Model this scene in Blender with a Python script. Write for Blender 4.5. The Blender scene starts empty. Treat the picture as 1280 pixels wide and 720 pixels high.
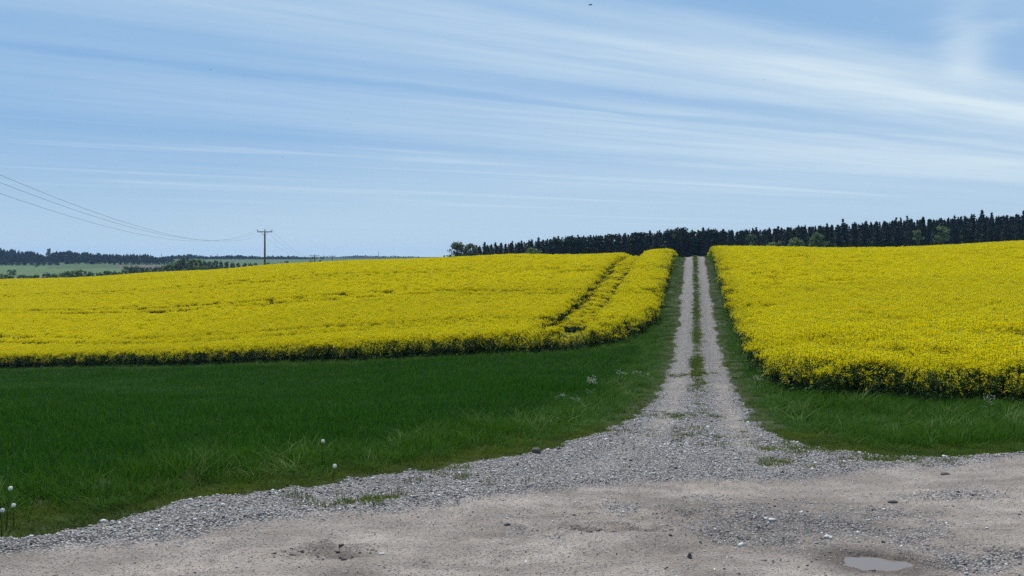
import bpy, math, random
import numpy as np

rng = np.random.default_rng(7)
random.seed(7)
SC = bpy.context.scene
COL = SC.collection
EYE = 2.2            # camera height above the road
F = 1000.0           # focal length in photo pixels (1280 wide)
HZ = 322.0           # photo row of the true horizon

# ------------------------------------------------------------------ noise
def _hash(ix, iy, s):
    h = (ix.astype(np.int64) * 374761393 + iy.astype(np.int64) * 668265263 + s * 974711) & 0xffffffff
    h = ((h ^ (h >> 13)) * 1274126177) & 0xffffffff
    h = (h ^ (h >> 16)) & 0xffffff
    return h / float(0xffffff)

def vnoise(x, y, s=0):
    x = np.asarray(x, float); y = np.asarray(y, float)
    ix = np.floor(x); iy = np.floor(y)
    fx = x - ix; fy = y - iy
    fx = fx * fx * (3 - 2 * fx); fy = fy * fy * (3 - 2 * fy)
    a = _hash(ix, iy, s); b = _hash(ix + 1, iy, s)
    c = _hash(ix, iy + 1, s); d = _hash(ix + 1, iy + 1, s)
    return (a * (1 - fx) + b * fx) * (1 - fy) + (c * (1 - fx) + d * fx) * fy

def fbm(x, y, s=0, o=4):
    v = 0; a = .5; t = 0
    for k in range(o):
        v = v + a * vnoise(np.asarray(x) * 2 ** k + 13.7 * k, np.asarray(y) * 2 ** k + 7.1 * k, s + k); t += a; a *= .5
    return v / t

def sstep(a, b, x):
    t = np.clip((np.asarray(x, float) - a) / (b - a), 0, 1)
    return t * t * (3 - 2 * t)

# ------------------------------------------------------------------ terrain
CP = []
def cpz(px, d, z):
    x = (px - 640) / F * d
    CP.append((math.atan2(x, d), math.hypot(x, d), z))
def cpp(px, py, d): cpz(px, d, (HZ - py) / F * d)
for a in range(-180, 181, 30):
    CP.append((math.radians(a), 3.0, -2.2)); CP.append((math.radians(a), 5.5, -2.2))
for a in (-180, -150, -120, -90, 90, 120, 150, 180):
    for r, z in ((10, -2.25), (30, -3.0), (100, -4), (400, -6), (1500, -4), (5000, 0)):
        CP.append((math.radians(a), r, z))
for d, z in ((6.4, -2.23), (15, -3.2), (30, -5.0), (58, -8.1), (85, -7.75), (110, -7.2), (140, -6.4), (170, -5.9), (185, -6.2), (250, -12), (400, -16),
             (600, -13.8), (900, -9.9), (1100, -8.0), (1400, -1), (1600, 3), (2000, 1), (5000, 0)):
    cpz(0, d, z)
for d, z in ((6.5, -2.25), (20, -4.2), (62, -9.6), (120, -9.2), (185, -8.6), (300, -15), (600, -15), (1000, -10), (1600, 6), (5000, 0)):
    cpz(-350, d, z)
for d, z in ((7, -2.25), (20, -3.8), (52, -7.0), (90, -5.6), (120, -4.3), (145, -3.75), (160, -4.1), (250, -9.5), (450, -13), (700, -11), (1000, -9), (1300, -5), (2000, 0), (5000, 0)):
    cpz(200, d, z)
for d, z in ((8, -2.3), (20, -3.7), (46, -6.0), (80, -4.3), (118, -2.3), (135, -2.6), (200, -6.5), (400, -12), (700, -9.5), (1200, -6), (2000, 0), (5000, 0)):
    cpz(331, d, z)
for d, z in ((41, -5.2), (75, -3.3), (110, -1.5), (125, -1.7), (200, -6), (500, -9), (1500, -3), (2500, 2.5), (5000, 0)):
    cpz(450, d, z)
for d, z in ((9.4, -2.38), (15, -2.97), (22, -3.5), (34, -4.2), (60, -3.2), (75, -2.0), (94, -.75), (108, -1.0), (200, -6), (300, -9), (600, -10), (2000, 0), (5000, 0)):
    cpz(640, d, z)
cpz(800, 30, -3.95); cpz(820, 42, -3.75); cpz(800, 60, -2.4); cpz(800, 84, -.5); cpz(800, 96, -.6)
for py, d in ((600, 8.5), (560, 11), (500, 19), (460, 27.5), (400, 44), (360, 57), (340, 68.5)):
    cpp(870, py, d)
for d, z in ((78, -.15), (85, .12), (95, -.25), (120, -2), (200, -8), (300, -9), (500, -6), (1000, 0), (5000, 0)):
    cpz(869, d, z)
for d, z in ((18, -3.25), (30, -3.55), (45, -3.15), (65, -1.45), (85, -.0), (100, -.1)):
    cpz(965, d, z)
for d, z in ((5.5, -2.2), (9.8, -2.43), (17.3, -3.2), (30, -2.95), (60, -1.3), (100, .95), (120, .9), (180, -2), (300, -8), (500, -5), (1000, 0), (5000, 0)):
    cpz(1280, d, z)
for d, z in ((10, -2.4), (18, -3.05), (40, -2.2), (100, 2), (125, 2), (180, -1), (300, -7), (600, -3), (5000, 0)):
    cpz(1700, d, z)
KA = 3.0
_c = np.array(CP)
_P = np.stack([_c[:, 0] * KA, np.log(_c[:, 1])], 1)
def _ker(a, b):
    r2 = ((a[:, None, :] - b[None, :, :]) ** 2).sum(-1)
    return np.where(r2 > 1e-12, .5 * r2 * np.log(np.maximum(r2, 1e-12)), 0)
_n = len(_P)
_A = np.zeros((_n + 3, _n + 3))
_A[:_n, :_n] = _ker(_P, _P) + np.eye(_n) * 1e-3
_A[:_n, _n:] = np.c_[np.ones(_n), _P]; _A[_n:, :_n] = _A[:_n, _n:].T
_W = np.linalg.solve(_A, np.r_[_c[:, 2], 0, 0, 0])
def Zs(x, y):
    """smooth terrain height, world z (camera ground = 0)"""
    x = np.atleast_1d(np.asarray(x, float)).ravel(); y = np.atleast_1d(np.asarray(y, float)).ravel()
    out = np.empty(len(x))
    for i in range(0, len(x), 40000):
        xx = x[i:i + 40000]; yy = y[i:i + 40000]
        q = np.stack([np.arctan2(xx, yy) * KA, np.log(np.clip(np.hypot(xx, yy), 3.0, 5200))], 1)
        out[i:i + 40000] = _ker(q, _P) @ _W[:_n] + _W[_n] + q @ _W[_n + 1:]
    return out + EYE
def z1(x, y): return float(Zs([x], [y])[0])

_D = np.exp(np.linspace(math.log(4), math.log(400), 700))
def G(px, py):
    """ground point that the photo shows at a pixel"""
    x = (px - 640) / F * _D; zr = EYE + (HZ - py) / F * _D
    below = np.nonzero(zr < Zs(x, _D))[0]
    k = below[0] if len(below) else len(_D) - 1
    return (float(x[k]), float(_D[k]))

# ------------------------------------------------------------------ plan shapes
def xc(y): return .2335 * y - .4 * (np.asarray(y) / 81.0) ** 2      # centre line of the farm track
HW = 1.12
left_px = [(-420, 735), (-200, 705), (0, 673), (60, 662), (110, 651), (170, 640), (240, 626), (320, 614), (400, 604), (460, 596), (520, 588), (580, 578),
           (640, 568), (700, 556), (745, 541), (775, 527), (800, 509), (815, 493), (826, 477)]
right_px = [(915, 465), (921, 480), (930, 497), (944, 516), (960, 534), (985, 548), (1020, 558), (1060, 567), (1120, 571), (1200, 571), (1290, 568), (1500, 562), (1900, 556)]
LE = [G(*p) for p in left_px]
RE = [G(*p) for p in right_px]
ys = np.array([26, 30, 36, 44, 52, 60, 68, 76, 84, 92, 105, 130.])
TL = [(float(xc(y)) - HW, float(y)) for y in ys]
TR = [(float(xc(y)) + HW, float(y)) for y in ys]
ROAD = np.array([(-14, -12)] + [(-14, LE[0][1] - 6)] + LE + TL + TR[::-1] + RE + [(30, RE[-1][1])] + [(30, -12)])

def sdist(poly, x, y):
    """signed distance to polygon, positive inside"""
    x = np.asarray(x, float); y = np.asarray(y, float)
    out = np.empty(x.shape)
    a = poly; b = np.roll(poly, -1, 0)
    for i in range(0, len(x), 30000):
        X = x[i:i + 30000, None]; Y = y[i:i + 30000, None]
        ex = (b - a)[:, 0]; ey = (b - a)[:, 1]
        t = np.clip(((X - a[:, 0]) * ex + (Y - a[:, 1]) * ey) / (ex * ex + ey * ey + 1e-12), 0, 1)
        d = np.sqrt(((X - a[:, 0] - t * ex) ** 2 + (Y - a[:, 1] - t * ey) ** 2).min(1))
        cr = ((a[:, 1] > Y) != (b[:, 1] > Y)) & (X < ex * (Y - a[:, 1]) / np.where(np.abs(ey) < 1e-12, 1e-12, ey) + a[:, 0])
        out[i:i + 30000] = np.where(cr.sum(1) % 2 == 1, d, -d)
    return out
def roadsd(x, y):
    x = np.asarray(x, float); y = np.asarray(y, float)
    return sdist(ROAD, x, y) + (fbm(x * 1.6, y * 1.6, 3) - .5) * .45 + (vnoise(x * 6, y * 6, 9) - .5) * .12

ly = np.array([44, 52, 60, 70, 80, 90, 100, 112.])
RL = np.array([(-130.0, 88.0), G(-350, 470), G(-120, 465), G(0, 462), G(160, 458), G(331, 454), G(500, 451), G(640, 446), G(720, 440), G(765, 433), G(797, 424)] +
              [(float(xc(y)) - HW - 1.15 - 0, float(y)) for y in ly] +
              [(10, 122), (-30, 135), (-80, 160), (-125, 195), (-250, 195)])
ry = np.array([30, 38, 46, 56, 66, 76, 86, 98, 108.])
RR = np.array([(float(xc(y)) + HW + .75, float(y)) for y in ry[::-1]] +
              [G(935, 448), G(945, 466), G(955, 480), G(972, 492), G(1010, 500), G(1100, 505), G(1200, 508), G(1290, 511), G(1500, 516), G(1800, 520)] +
              [(75, 40), (95, 130), (60, 128), (30, 112)])

# plan line between gravel (field side) and worn dirt (camera side)
GL_px = [(-420, 742), (-200, 722), (0, 699), (160, 681), (320, 662), (480, 644), (640, 627), (740, 613), (860, 604), (960, 606), (1040, 601), (1110, 590), (1280, 577), (1600, 568)]
GL = np.array([(-14.0, -12)] + [G(*p) for p in GL_px] + [(30, 11.0), (30, -12)])

# ------------------------------------------------------------------ mesh helpers
def mk_mesh(name, V, Fs, mats, midx=None, smooth=False):
    me = bpy.data.meshes.new(name)
    V = np.asarray(V, np.float32)
    me.vertices.add(len(V)); me.vertices.foreach_set('co', V.ravel())
    if isinstance(Fs, np.ndarray):
        k = Fs.shape[1]; n = len(Fs)
        loops = Fs.astype(np.int32).ravel(); starts = (np.arange(n) * k).astype(np.int32)
    else:
        n = len(Fs)
        lens = np.array([len(f) for f in Fs], np.int32)
        loops = np.array([v for f in Fs for v in f], np.int32)
        starts = np.r_[0, np.cumsum(lens)[:-1]].astype(np.int32)
    me.loops.add(len(loops)); me.loops.foreach_set('vertex_index', loops)
    me.polygons.add(n); me.polygons.foreach_set('loop_start', starts)
    if midx is not None: me.polygons.foreach_set('material_index', np.asarray(midx, np.int32))
    if smooth: me.polygons.foreach_set('use_smooth', np.ones(n, bool))
    for m in mats: me.materials.append(m)
    me.update(calc_edges=True); me.validate()
    return me

class MB:
    def __init__(s): s.V = []; s.F = []; s.M = []
    def face(s, pts, m=0):
        i = len(s.V); s.V += [tuple(p) for p in pts]; s.F.append(tuple(range(i, i + len(pts)))); s.M.append(m)
    def tube(s, pts, radii, n=5, m=0, caps=True):
        pts = [np.array(p, float) for p in pts]; base = len(s.V)
        for k, p in enumerate(pts):
            d = pts[min(k + 1, len(pts) - 1)] - pts[max(k - 1, 0)]
            d /= (np.linalg.norm(d) + 1e-9)
            up = np.array([0, 0, 1.]) if abs(d[2]) < .9 else np.array([1., 0, 0])
            u = np.cross(d, up); u /= np.linalg.norm(u); v = np.cross(d, u)
            for j in range(n):
                a = 2 * math.pi * j / n
                s.V.append(tuple(p + radii[k] * (math.cos(a) * u + math.sin(a) * v)))
        for k in range(len(pts) - 1):
            for j in range(n):
                a = base + k * n + j; b = base + k * n + (j + 1) % n
                s.F.append((a, b, b + n, a + n)); s.M.append(m)
        if caps:
            s.F.append(tuple(base + j for j in range(n))[::-1]); s.M.append(m)
            e = base + (len(pts) - 1) * n
            s.F.append(tuple(e + j for j in range(n))); s.M.append(m)
    def box(s, c, h, m=0, rz=0, bev=0):
        i = len(s.V); ca, sa = math.cos(rz), math.sin(rz)
        for dz in (-1, 1):
            for dx, dy in ((-1, -1), (1, -1), (1, 1), (-1, 1)):
                x, y = dx * h[0], dy * h[1]
                s.V.append((c[0] + x * ca - y * sa, c[1] + x * sa + y * ca, c[2] + dz * h[2]))
        for f in ((3, 2, 1, 0), (4, 5, 6, 7), (0, 1, 5, 4), (1, 2, 6, 5), (2, 3, 7, 6), (3, 0, 4, 7)):
            s.F.append(tuple(i + k for k in f)); s.M.append(m)
    def ball(s, c, r, m=0, nu=8, nv=6, jit=0, sq=(1, 1, 1)):
        i = len(s.V)
        for a in range(1, nv):
            th = math.pi * a / nv
            for b in range(nu):
                ph = 2 * math.pi * b / nu; k = r * (1 + jit * (random.random() - .5) * 2)
                s.V.append((c[0] + k * math.sin(th) * math.cos(ph) * sq[0], c[1] + k * math.sin(th) * math.sin(ph) * sq[1], c[2] + k * math.cos(th) * sq[2]))
        t = len(s.V); s.V.append((c[0], c[1], c[2] + r * sq[2])); s.V.append((c[0], c[1], c[2] - r * sq[2]))
        for a in range(nv - 2):
            for b in range(nu):
                p = i + a * nu + b; q = i + a * nu + (b + 1) % nu
                s.F.append((p, p + nu, q + nu, q)); s.M.append(m)
        for b in range(nu):
            s.F.append((t, i + b, i + (b + 1) % nu)); s.M.append(m)
            e = i + (nv - 2) * nu
            s.F.append((t + 1, e + (b + 1) % nu, e + b)); s.M.append(m)
    def mesh(s, name, mats, smooth=False): return mk_mesh(name, s.V, s.F, mats, s.M, smooth)
    def obj(s, name, mats, parent=None, smooth=False):
        o = bpy.data.objects.new(name, s.mesh(name, mats, smooth)); COL.objects.link(o)
        if parent: o.parent = parent
        return o

def tag(o, label=None, cat=None, group=None, kind=None):
    if label: o['label'] = label
    if cat: o['category'] = cat
    if group: o['group'] = group
    if kind: o['kind'] = kind
    return o
def thing(name, label, cat, loc=(0, 0, 0), rz=0, group=None, scale=None):
    o = bpy.data.objects.new(name, None); COL.objects.link(o)
    o.location = loc; o.rotation_euler = (0, 0, rz); o.empty_display_size = .2
    if scale: o.scale = scale
    return tag(o, label, cat, group)
def dup(root, loc, rz, scale=None, label=None):
    r = root.copy(); COL.objects.link(r); r.location = loc; r.rotation_euler = (0, 0, rz)
    if scale: r.scale = scale
    if label: r['label'] = label
    for ch in root.children:
        c = ch.copy(); COL.objects.link(c); c.parent = r
        for g in ch.children:
            e = g.copy(); COL.objects.link(e); e.parent = c
    return r

# ------------------------------------------------------------------ materials
def newmat(name):
    m = bpy.data.materials.new(name); m.use_nodes = True
    m.node_tree.nodes.clear()
    return m, m.node_tree.nodes, m.node_tree.links
def N(ns, t, **kw):
    n = ns.new(t)
    for k, v in kw.items():
        if k in n.inputs: n.inputs[k].default_value = v
        else: setattr(n, k, v)
    return n
def mixcol(ns, ln, fac, a, b, blend='MIX'):
    n = ns.new('ShaderNodeMix'); n.data_type = 'RGBA'; n.blend_type = blend
    for sock, v in ((n.inputs[0], fac), (n.inputs[6], a), (n.inputs[7], b)):
        if isinstance(v, bpy.types.NodeSocket): ln.new(v, sock)
        elif isinstance(v, (int, float)): sock.default_value = v
        else: sock.default_value = (*v, 1)
    return n.outputs[2]
def math_(ns, ln, op, a, b=0.0, clamp=False):
    n = ns.new('ShaderNodeMath'); n.operation = op; n.use_clamp = clamp
    for sock, v in ((n.inputs[0], a), (n.inputs[1], b)):
        if isinstance(v, bpy.types.NodeSocket): ln.new(v, sock)
        else: sock.default_value = v
    return n.outputs[0]

def leafmat(name, c1, c2, trans=.3, tcol=None, rough=.55, spec=.25, big=None, bigscale=.2):
    """two-tone foliage: colour differs from leaf to leaf and plant to plant"""
    m, ns, ln = newmat(name)
    geo = ns.new('ShaderNodeNewGeometry'); oi = ns.new('ShaderNodeObjectInfo')
    f = math_(ns, ln, 'ADD', math_(ns, ln, 'MULTIPLY', geo.outputs['Random Per Island'], .65), math_(ns, ln, 'MULTIPLY', oi.outputs['Random'], .35))
    col = mixcol(ns, ln, f, c1, c2)
    if big:
        nz = N(ns, 'ShaderNodeTexNoise', Scale=bigscale, Detail=3.0); ln.new(geo.outputs['Position'], nz.inputs['Vector'])
        r = N(ns, 'ShaderNodeMapRange'); r.inputs[1].default_value = .42; r.inputs[2].default_value = .62; ln.new(nz.outputs[0], r.inputs[0])
        col = mixcol(ns, ln, math_(ns, ln, 'MULTIPLY', r.outputs[0], .7), col, big)
    p = N(ns, 'ShaderNodeBsdfPrincipled', Roughness=rough); p.inputs['Specular IOR Level'].default_value = spec
    ln.new(col, p.inputs['Base Color'])
    t = ns.new('ShaderNodeBsdfTranslucent')
    if tcol: t.inputs[0].default_value = (*tcol, 1)
    else: ln.new(col, t.inputs[0])
    mx = N(ns, 'ShaderNodeMixShader'); mx.inputs[0].default_value = trans
    ln.new(p.outputs[0], mx.inputs[1]); ln.new(t.outputs[0], mx.inputs[2])
    o = ns.new('ShaderNodeOutputMaterial'); ln.new(mx.outputs[0], o.inputs[0])
    return m
def plainmat(name, c1, c2, rough=.8, scale=8.0, spec=.3, bump=.2, stretch=None):
    m, ns, ln = newmat(name)
    tc = ns.new('ShaderNodeTexCoord'); src = tc.outputs['Object']
    if stretch:
        mp = N(ns, 'ShaderNodeMapping'); mp.inputs['Scale'].default_value = stretch; ln.new(src, mp.inputs[0]); src = mp.outputs[0]
    nz = N(ns, 'ShaderNodeTexNoise', Scale=scale, Detail=5.0); ln.new(src, nz.inputs['Vector'])
    r = N(ns, 'ShaderNodeMapRange'); r.inputs[1].default_value = .35; r.inputs[2].default_value = .68; ln.new(nz.outputs[0], r.inputs[0])
    p = N(ns, 'ShaderNodeBsdfPrincipled', Roughness=rough); p.inputs['Specular IOR Level'].default_value = spec
    ln.new(mixcol(ns, ln, r.outputs[0], c1, c2), p.inputs['Base Color'])
    b = N(ns, 'ShaderNodeBump', Strength=bump, Distance=.02); ln.new(nz.outputs[0], b.inputs['Height']); ln.new(b.outputs[0], p.inputs['Normal'])
    o = ns.new('ShaderNodeOutputMaterial'); ln.new(p.outputs[0], o.inputs[0])
    return m

M_FLOWER = leafmat('rape_flower', (.82, .68, .002), (.90, .78, .006), trans=.38, rough=.7, spec=.05)
M_BUD = leafmat('rape_bud', (.30, .34, .03), (.42, .42, .04), trans=.2)
M_RSTEM = leafmat('rape_stem', (.045, .08, .02), (.075, .115, .032), trans=.1, spec=.04)
M_RLEAF = leafmat('rape_leaf', (.026, .055, .018), (.05, .095, .03), trans=.25, spec=.04)
M_WHEAT = leafmat('wheat_blade', (.004, .026, .003), (.044, .122, .014), trans=.34, spec=.04, big=(.016, .055, .008), bigscale=.12, tcol=(.03, .12, .006))
M_GRASS = leafmat('grass_blade', (.010, .044, .004), (.068, .150, .012), trans=.32, spec=.03, big=(.03, .08, .01), bigscale=.5, tcol=(.05, .14, .008))
M_LONG = leafmat('long_grass_blade', (.055, .12, .015), (.13, .20, .04), trans=.3, spec=.08)
M_SHORT = leafmat('short_grass', (.075, .12, .012), (.145, .175, .026), trans=.3, spec=.04, big=(.06, .10, .02), bigscale=1.2)
M_SPRUCE = leafmat('spruce_needles', (.010, .020, .012), (.019, .032, .018), trans=.05, spec=.03)
M_PINE = leafmat('dark_needles', (.014, .029, .017), (.025, .045, .025), trans=.08, spec=.03)
M_BARK = plainmat('bark', (.05, .038, .028), (.10, .08, .06), scale=6, bump=.5)
M_LEAF = leafmat('tree_leaf', (.085, .14, .04), (.13, .19, .06), trans=.4)
M_LEAFP = leafmat('pale_leaf', (.10, .145, .055), (.15, .20, .08), trans=.4)
M_LEAFD = leafmat('deep_leaf', (.05, .085, .035), (.08, .12, .05), trans=.3)
M_WOOD = plainmat('weathered_wood', (.085, .065, .05), (.16, .13, .105), scale=4, bump=.4, stretch=(6, 6, .5))
M_STEEL = plainmat('galvanised_steel', (.22, .23, .24), (.32, .33, .34), rough=.5, scale=12, bump=.05)
M_PORC = plainmat('brown_porcelain', (.10, .05, .035), (.14, .075, .05), rough=.25, spec=.5, bump=0)
M_WIRE = plainmat('wire_metal', (.13, .13, .135), (.18, .18, .185), rough=.5)
M_BIRD = plainmat('dark_feathers', (.025, .025, .028), (.05, .05, .052), rough=.8)
M_SEED = leafmat('seed_fluff', (.75, .75, .72), (.85, .85, .82), trans=.35, spec=.1)
M_PETAL = leafmat('white_petal', (.62, .60, .52), (.76, .74, .66), trans=.35, spec=.1)

def stonemat(name, c1, c2, c3, rough=.85):
    m, ns, ln = newmat(name)
    oi = ns.new('ShaderNodeObjectInfo'); tc = ns.new('ShaderNodeTexCoord')
    cr = ns.new('ShaderNodeValToRGB'); ln.new(oi.outputs['Random'], cr.inputs[0])
    e = cr.color_ramp.elements; e[0].color = (*c1, 1); e[1].color = (*c3, 1); k = e.new(.45); k.color = (*c2, 1)
    nz = N(ns, 'ShaderNodeTexNoise', Scale=3.0, Detail=4.0); ln.new(tc.outputs['Object'], nz.inputs['Vector'])
    p = N(ns, 'ShaderNodeBsdfPrincipled', Roughness=rough); p.inputs['Specular IOR Level'].default_value = .3
    ln.new(mixcol(ns, ln, math_(ns, ln, 'MULTIPLY', nz.outputs[0], .5), cr.outputs[0], (.17, .15, .135)), p.inputs['Base Color'])
    o = ns.new('ShaderNodeOutputMaterial'); ln.new(p.outputs[0], o.inputs[0])
    return m
M_STONE = stonemat('grey_stone', (.062, .056, .051), (.335, .305, .28), (.78, .74, .70))

def roadmat():
    m, ns, ln = newmat('gravel_and_dirt')
    geo = ns.new('ShaderNodeNewGeometry'); P = geo.outputs['Position']
    ga = ns.new('ShaderNodeAttribute'); ga.attribute_name = 'gravel'
    wa = ns.new('ShaderNodeAttribute'); wa.attribute_name = 'wet'
    ma = ns.new('ShaderNodeAttribute'); ma.attribute_name = 'moss'
    n1 = N(ns, 'ShaderNodeTexNoise', Scale=1.3, Detail=6.0); ln.new(P, n1.inputs['Vector'])
    n2 = N(ns, 'ShaderNodeTexNoise', Scale=38.0, Detail=4.0, Roughness=.7); ln.new(P, n2.inputs['Vector'])
    n3 = N(ns, 'ShaderNodeTexNoise', Scale=7.0, Detail=5.0); ln.new(P, n3.inputs['Vector'])
    def rng_(o, a, b):
        r = N(ns, 'ShaderNodeMapRange'); r.inputs[1].default_value = a; r.inputs[2].default_value = b; ln.new(o, r.inputs[0]); return r.outputs[0]
    dirt = mixcol(ns, ln, rng_(n1.outputs[0], .35, .65), (.24, .202, .17), (.37, .318, .272))
    dirt = mixcol(ns, ln, math_(ns, ln, 'MULTIPLY', rng_(n3.outputs[0], .45, .75), .55), dirt, (.185, .157, .136))
    mp = N(ns, 'ShaderNodeMapping'); mp.inputs['Rotation'].default_value = (0, 0, math.radians(-16)); mp.inputs['Scale'].default_value = (.45, 3.2, 1); ln.new(P, mp.inputs[0])
    n4 = N(ns, 'ShaderNodeTexNoise', Scale=1.6, Detail=7.0, Roughness=.65); ln.new(mp.outputs[0], n4.inputs['Vector'])
    dirt = mixcol(ns, ln, math_(ns, ln, 'MULTIPLY', rng_(n4.outputs[0], .48, .66), .6), dirt, (.17, .142, .122))
    dirt = mixcol(ns, ln, rng_(n2.outputs[0], .53, .72), dirt, (.085, .072, .062))
    v0 = N(ns, 'ShaderNodeTexVoronoi', Scale=70.0, Randomness=1.0); ln.new(P, v0.inputs['Vector'])
    s0 = ns.new('ShaderNodeSeparateColor'); ln.new(v0.outputs['Color'], s0.inputs[0])
    peb = math_(ns, ln, 'MULTIPLY', math_(ns, ln, 'GREATER_THAN', s0.outputs[0], .60), math_(ns, ln, 'LESS_THAN', v0.outputs['Distance'], .42))
    c0 = ns.new('ShaderNodeValToRGB'); ln.new(s0.outputs[1], c0.inputs[0]); c0.color_ramp.elements[0].color = (.05, .043, .04, 1); c0.color_ramp.elements[1].color = (.34, .32, .30, 1)
    c0.color_ramp.elements[0].position = .35
    dirt = mixcol(ns, ln, math_(ns, ln, 'MULTIPLY', peb, .8), dirt, c0.outputs[0])
    v1 = N(ns, 'ShaderNodeTexVoronoi', Scale=55.0, Randomness=1.0); ln.new(P, v1.inputs['Vector'])
    sep = ns.new('ShaderNodeSeparateColor'); ln.new(v1.outputs['Color'], sep.inputs[0])
    cr = ns.new('ShaderNodeValToRGB'); ln.new(sep.outputs[0], cr.inputs[0])
    e = cr.color_ramp.elements; e[0].color = (.11, .098, .09, 1); e[1].color = (.59, .545, .51, 1); k = e.new(.5); k.color = (.335, .305, .285, 1)
    grav = mixcol(ns, ln, rng_(v1.outputs['Distance'], .35, .75), cr.outputs[0], (.06, .056, .055))
    gf = math_(ns, ln, 'ADD', ga.outputs['Fac'], math_(ns, ln, 'MULTIPLY', math_(ns, ln, 'SUBTRACT', n3.outputs[0], .5), 1.1))
    gf = rng_(gf, .2, .8)
    col = mixcol(ns, ln, gf, dirt, grav)
    col = mixcol(ns, ln, math_(ns, ln, 'MULTIPLY', ma.outputs['Fac'], .8), col, (.075, .085, .03))
    wet = mixcol(ns, ln, 1.0, col, (.34, .31, .28), 'MULTIPLY')
    col = mixcol(ns, ln, wa.outputs['Fac'], col, wet)
    p = ns.new('ShaderNodeBsdfPrincipled'); ln.new(col, p.inputs['Base Color'])
    ln.new(math_(ns, ln, 'SUBTRACT', .92, math_(ns, ln, 'MULTIPLY', wa.outputs['Fac'], .3)), p.inputs['Roughness'])
    p.inputs['Specular IOR Level'].default_value = .25
    h = math_(ns, ln, 'ADD', math_(ns, ln, 'MULTIPLY', math_(ns, ln, 'MULTIPLY', v1.outputs['Distance'], -1.2), gf), math_(ns, ln, 'ADD', math_(ns, ln, 'MULTIPLY', n2.outputs[0], .9), math_(ns, ln, 'MULTIPLY', peb, .5)))
    b = N(ns, 'ShaderNodeBump', Strength=1.0, Distance=.024); ln.new(h, b.inputs['Height']); ln.new(b.outputs[0], p.inputs['Normal'])
    o = ns.new('ShaderNodeOutputMaterial'); ln.new(p.outputs[0], o.inputs[0])
    return m
M_ROAD = roadmat()

def groundmat():
    m, ns, ln = newmat('earth_and_fields')
    a = ns.new('ShaderNodeAttribute'); a.attribute_name = 'land'
    geo = ns.new('ShaderNodeNewGeometry')
    n1 = N(ns, 'ShaderNodeTexNoise', Scale=.03, Detail=8.0); ln.new(geo.outputs['Position'], n1.inputs['Vector'])
    n2 = N(ns, 'ShaderNodeTexNoise', Scale=9.0, Detail=4.0); ln.new(geo.outputs['Position'], n2.inputs['Vector'])
    f = math_(ns, ln, 'ADD', math_(ns, ln, 'MULTIPLY', n1.outputs[0], .6), math_(ns, ln, 'MULTIPLY', n2.outputs[0], .8))
    hs = ns.new('ShaderNodeHueSaturation'); ln.new(a.outputs['Color'], hs.inputs['Color'])
    ln.new(math_(ns, ln, 'ADD', f, .3), hs.inputs['Value'])
    p = N(ns, 'ShaderNodeBsdfPrincipled', Roughness=.95); p.inputs['Specular IOR Level'].default_value = .1
    ln.new(hs.outputs[0], p.inputs['Base Color'])
    b = N(ns, 'ShaderNodeBump', Strength=.6, Distance=.05); ln.new(n2.outputs[0], b.inputs['Height']); ln.new(b.outputs[0], p.inputs['Normal'])
    o = ns.new('ShaderNodeOutputMaterial'); ln.new(p.outputs[0], o.inputs[0])
    return m
M_GROUND = groundmat()

# ------------------------------------------------------------------ ground sheet (polar grid, reaches the horizon)
def polar(az, rr, keep=None):
    A, R = np.meshgrid(az, rr)
    return (R * np.sin(A)).ravel(), (R * np.cos(A)).ravel()
az = np.radians(np.r_[np.arange(-180, -44, 3.0), np.arange(-44, 44, .16), np.arange(44, 180, 3.0)])
rr = np.r_[.4, 1.0, 1.7, np.exp(np.linspace(math.log(2.4), math.log(4600), 300))]
gx, gy = polar(az, rr)
rsd = roadsd(gx, gy)
gz = Zs(gx, gy) + np.where(np.hypot(gx, gy) < 300, (fbm(gx * .9, gy * .9, 21) - .5) * .06, 0) - .16 * sstep(.02, .5, rsd) * (np.hypot(gx, gy) < 200)
na, nr = len(az), len(rr)
i = np.arange(na)[None, :] + na * np.arange(nr - 1)[:, None]
j = (np.arange(na)[None, :] + 1) % na + na * np.arange(nr - 1)[:, None]
Fq = np.stack([i, j, j + na, i + na], -1).reshape(-1, 4)[:, ::-1]
land = np.tile(np.array([.035, .045, .02]), (len(gx), 1))
gd = gy; gpx = np.where(gy > 1, 640 + gx / np.maximum(gy, 1) * F, -9999)
R_ = np.hypot(gx, gy)
land[(R_ < 60) & (fbm(gx, gy, 5) > .5)] = (.04, .055, .022)
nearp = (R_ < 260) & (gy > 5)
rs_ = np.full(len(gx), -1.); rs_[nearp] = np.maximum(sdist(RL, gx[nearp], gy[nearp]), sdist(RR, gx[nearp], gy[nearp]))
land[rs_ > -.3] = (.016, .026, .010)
far = R_ > 200
patch = vnoise(gx / 170 + .35 * gy / 170, gy / 230, 44)
land[far] = (.055, .095, .035)
land[far & (patch > .55)] = (.06, .095, .036)
land[far & (patch > .75)] = (.11, .095, .06)
def fld(c, a, b, d0, d1): land[(gpx > a) & (gpx < b) & (gd > d0) & (gd < d1)] = c
fld((.13, .10, .075), -300, 105, 520, 585)
fld((.075, .12, .045), -300, 160, 585, 900)
fld((.055, .085, .04), 60, 150, 800, 960)
fld((.10, .085, .065), 150, 260, 760, 980)
fld((.06, .10, .045), 255, 480, 900, 1460)
fld((.028, .045, .024), -400, 1400, 1560, 5000)
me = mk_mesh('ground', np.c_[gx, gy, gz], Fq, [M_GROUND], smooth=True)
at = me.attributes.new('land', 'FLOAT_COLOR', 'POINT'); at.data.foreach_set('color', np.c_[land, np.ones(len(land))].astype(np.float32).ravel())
o = bpy.data.objects.new('ground', me); COL.objects.link(o); tag(o, kind='structure')

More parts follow.
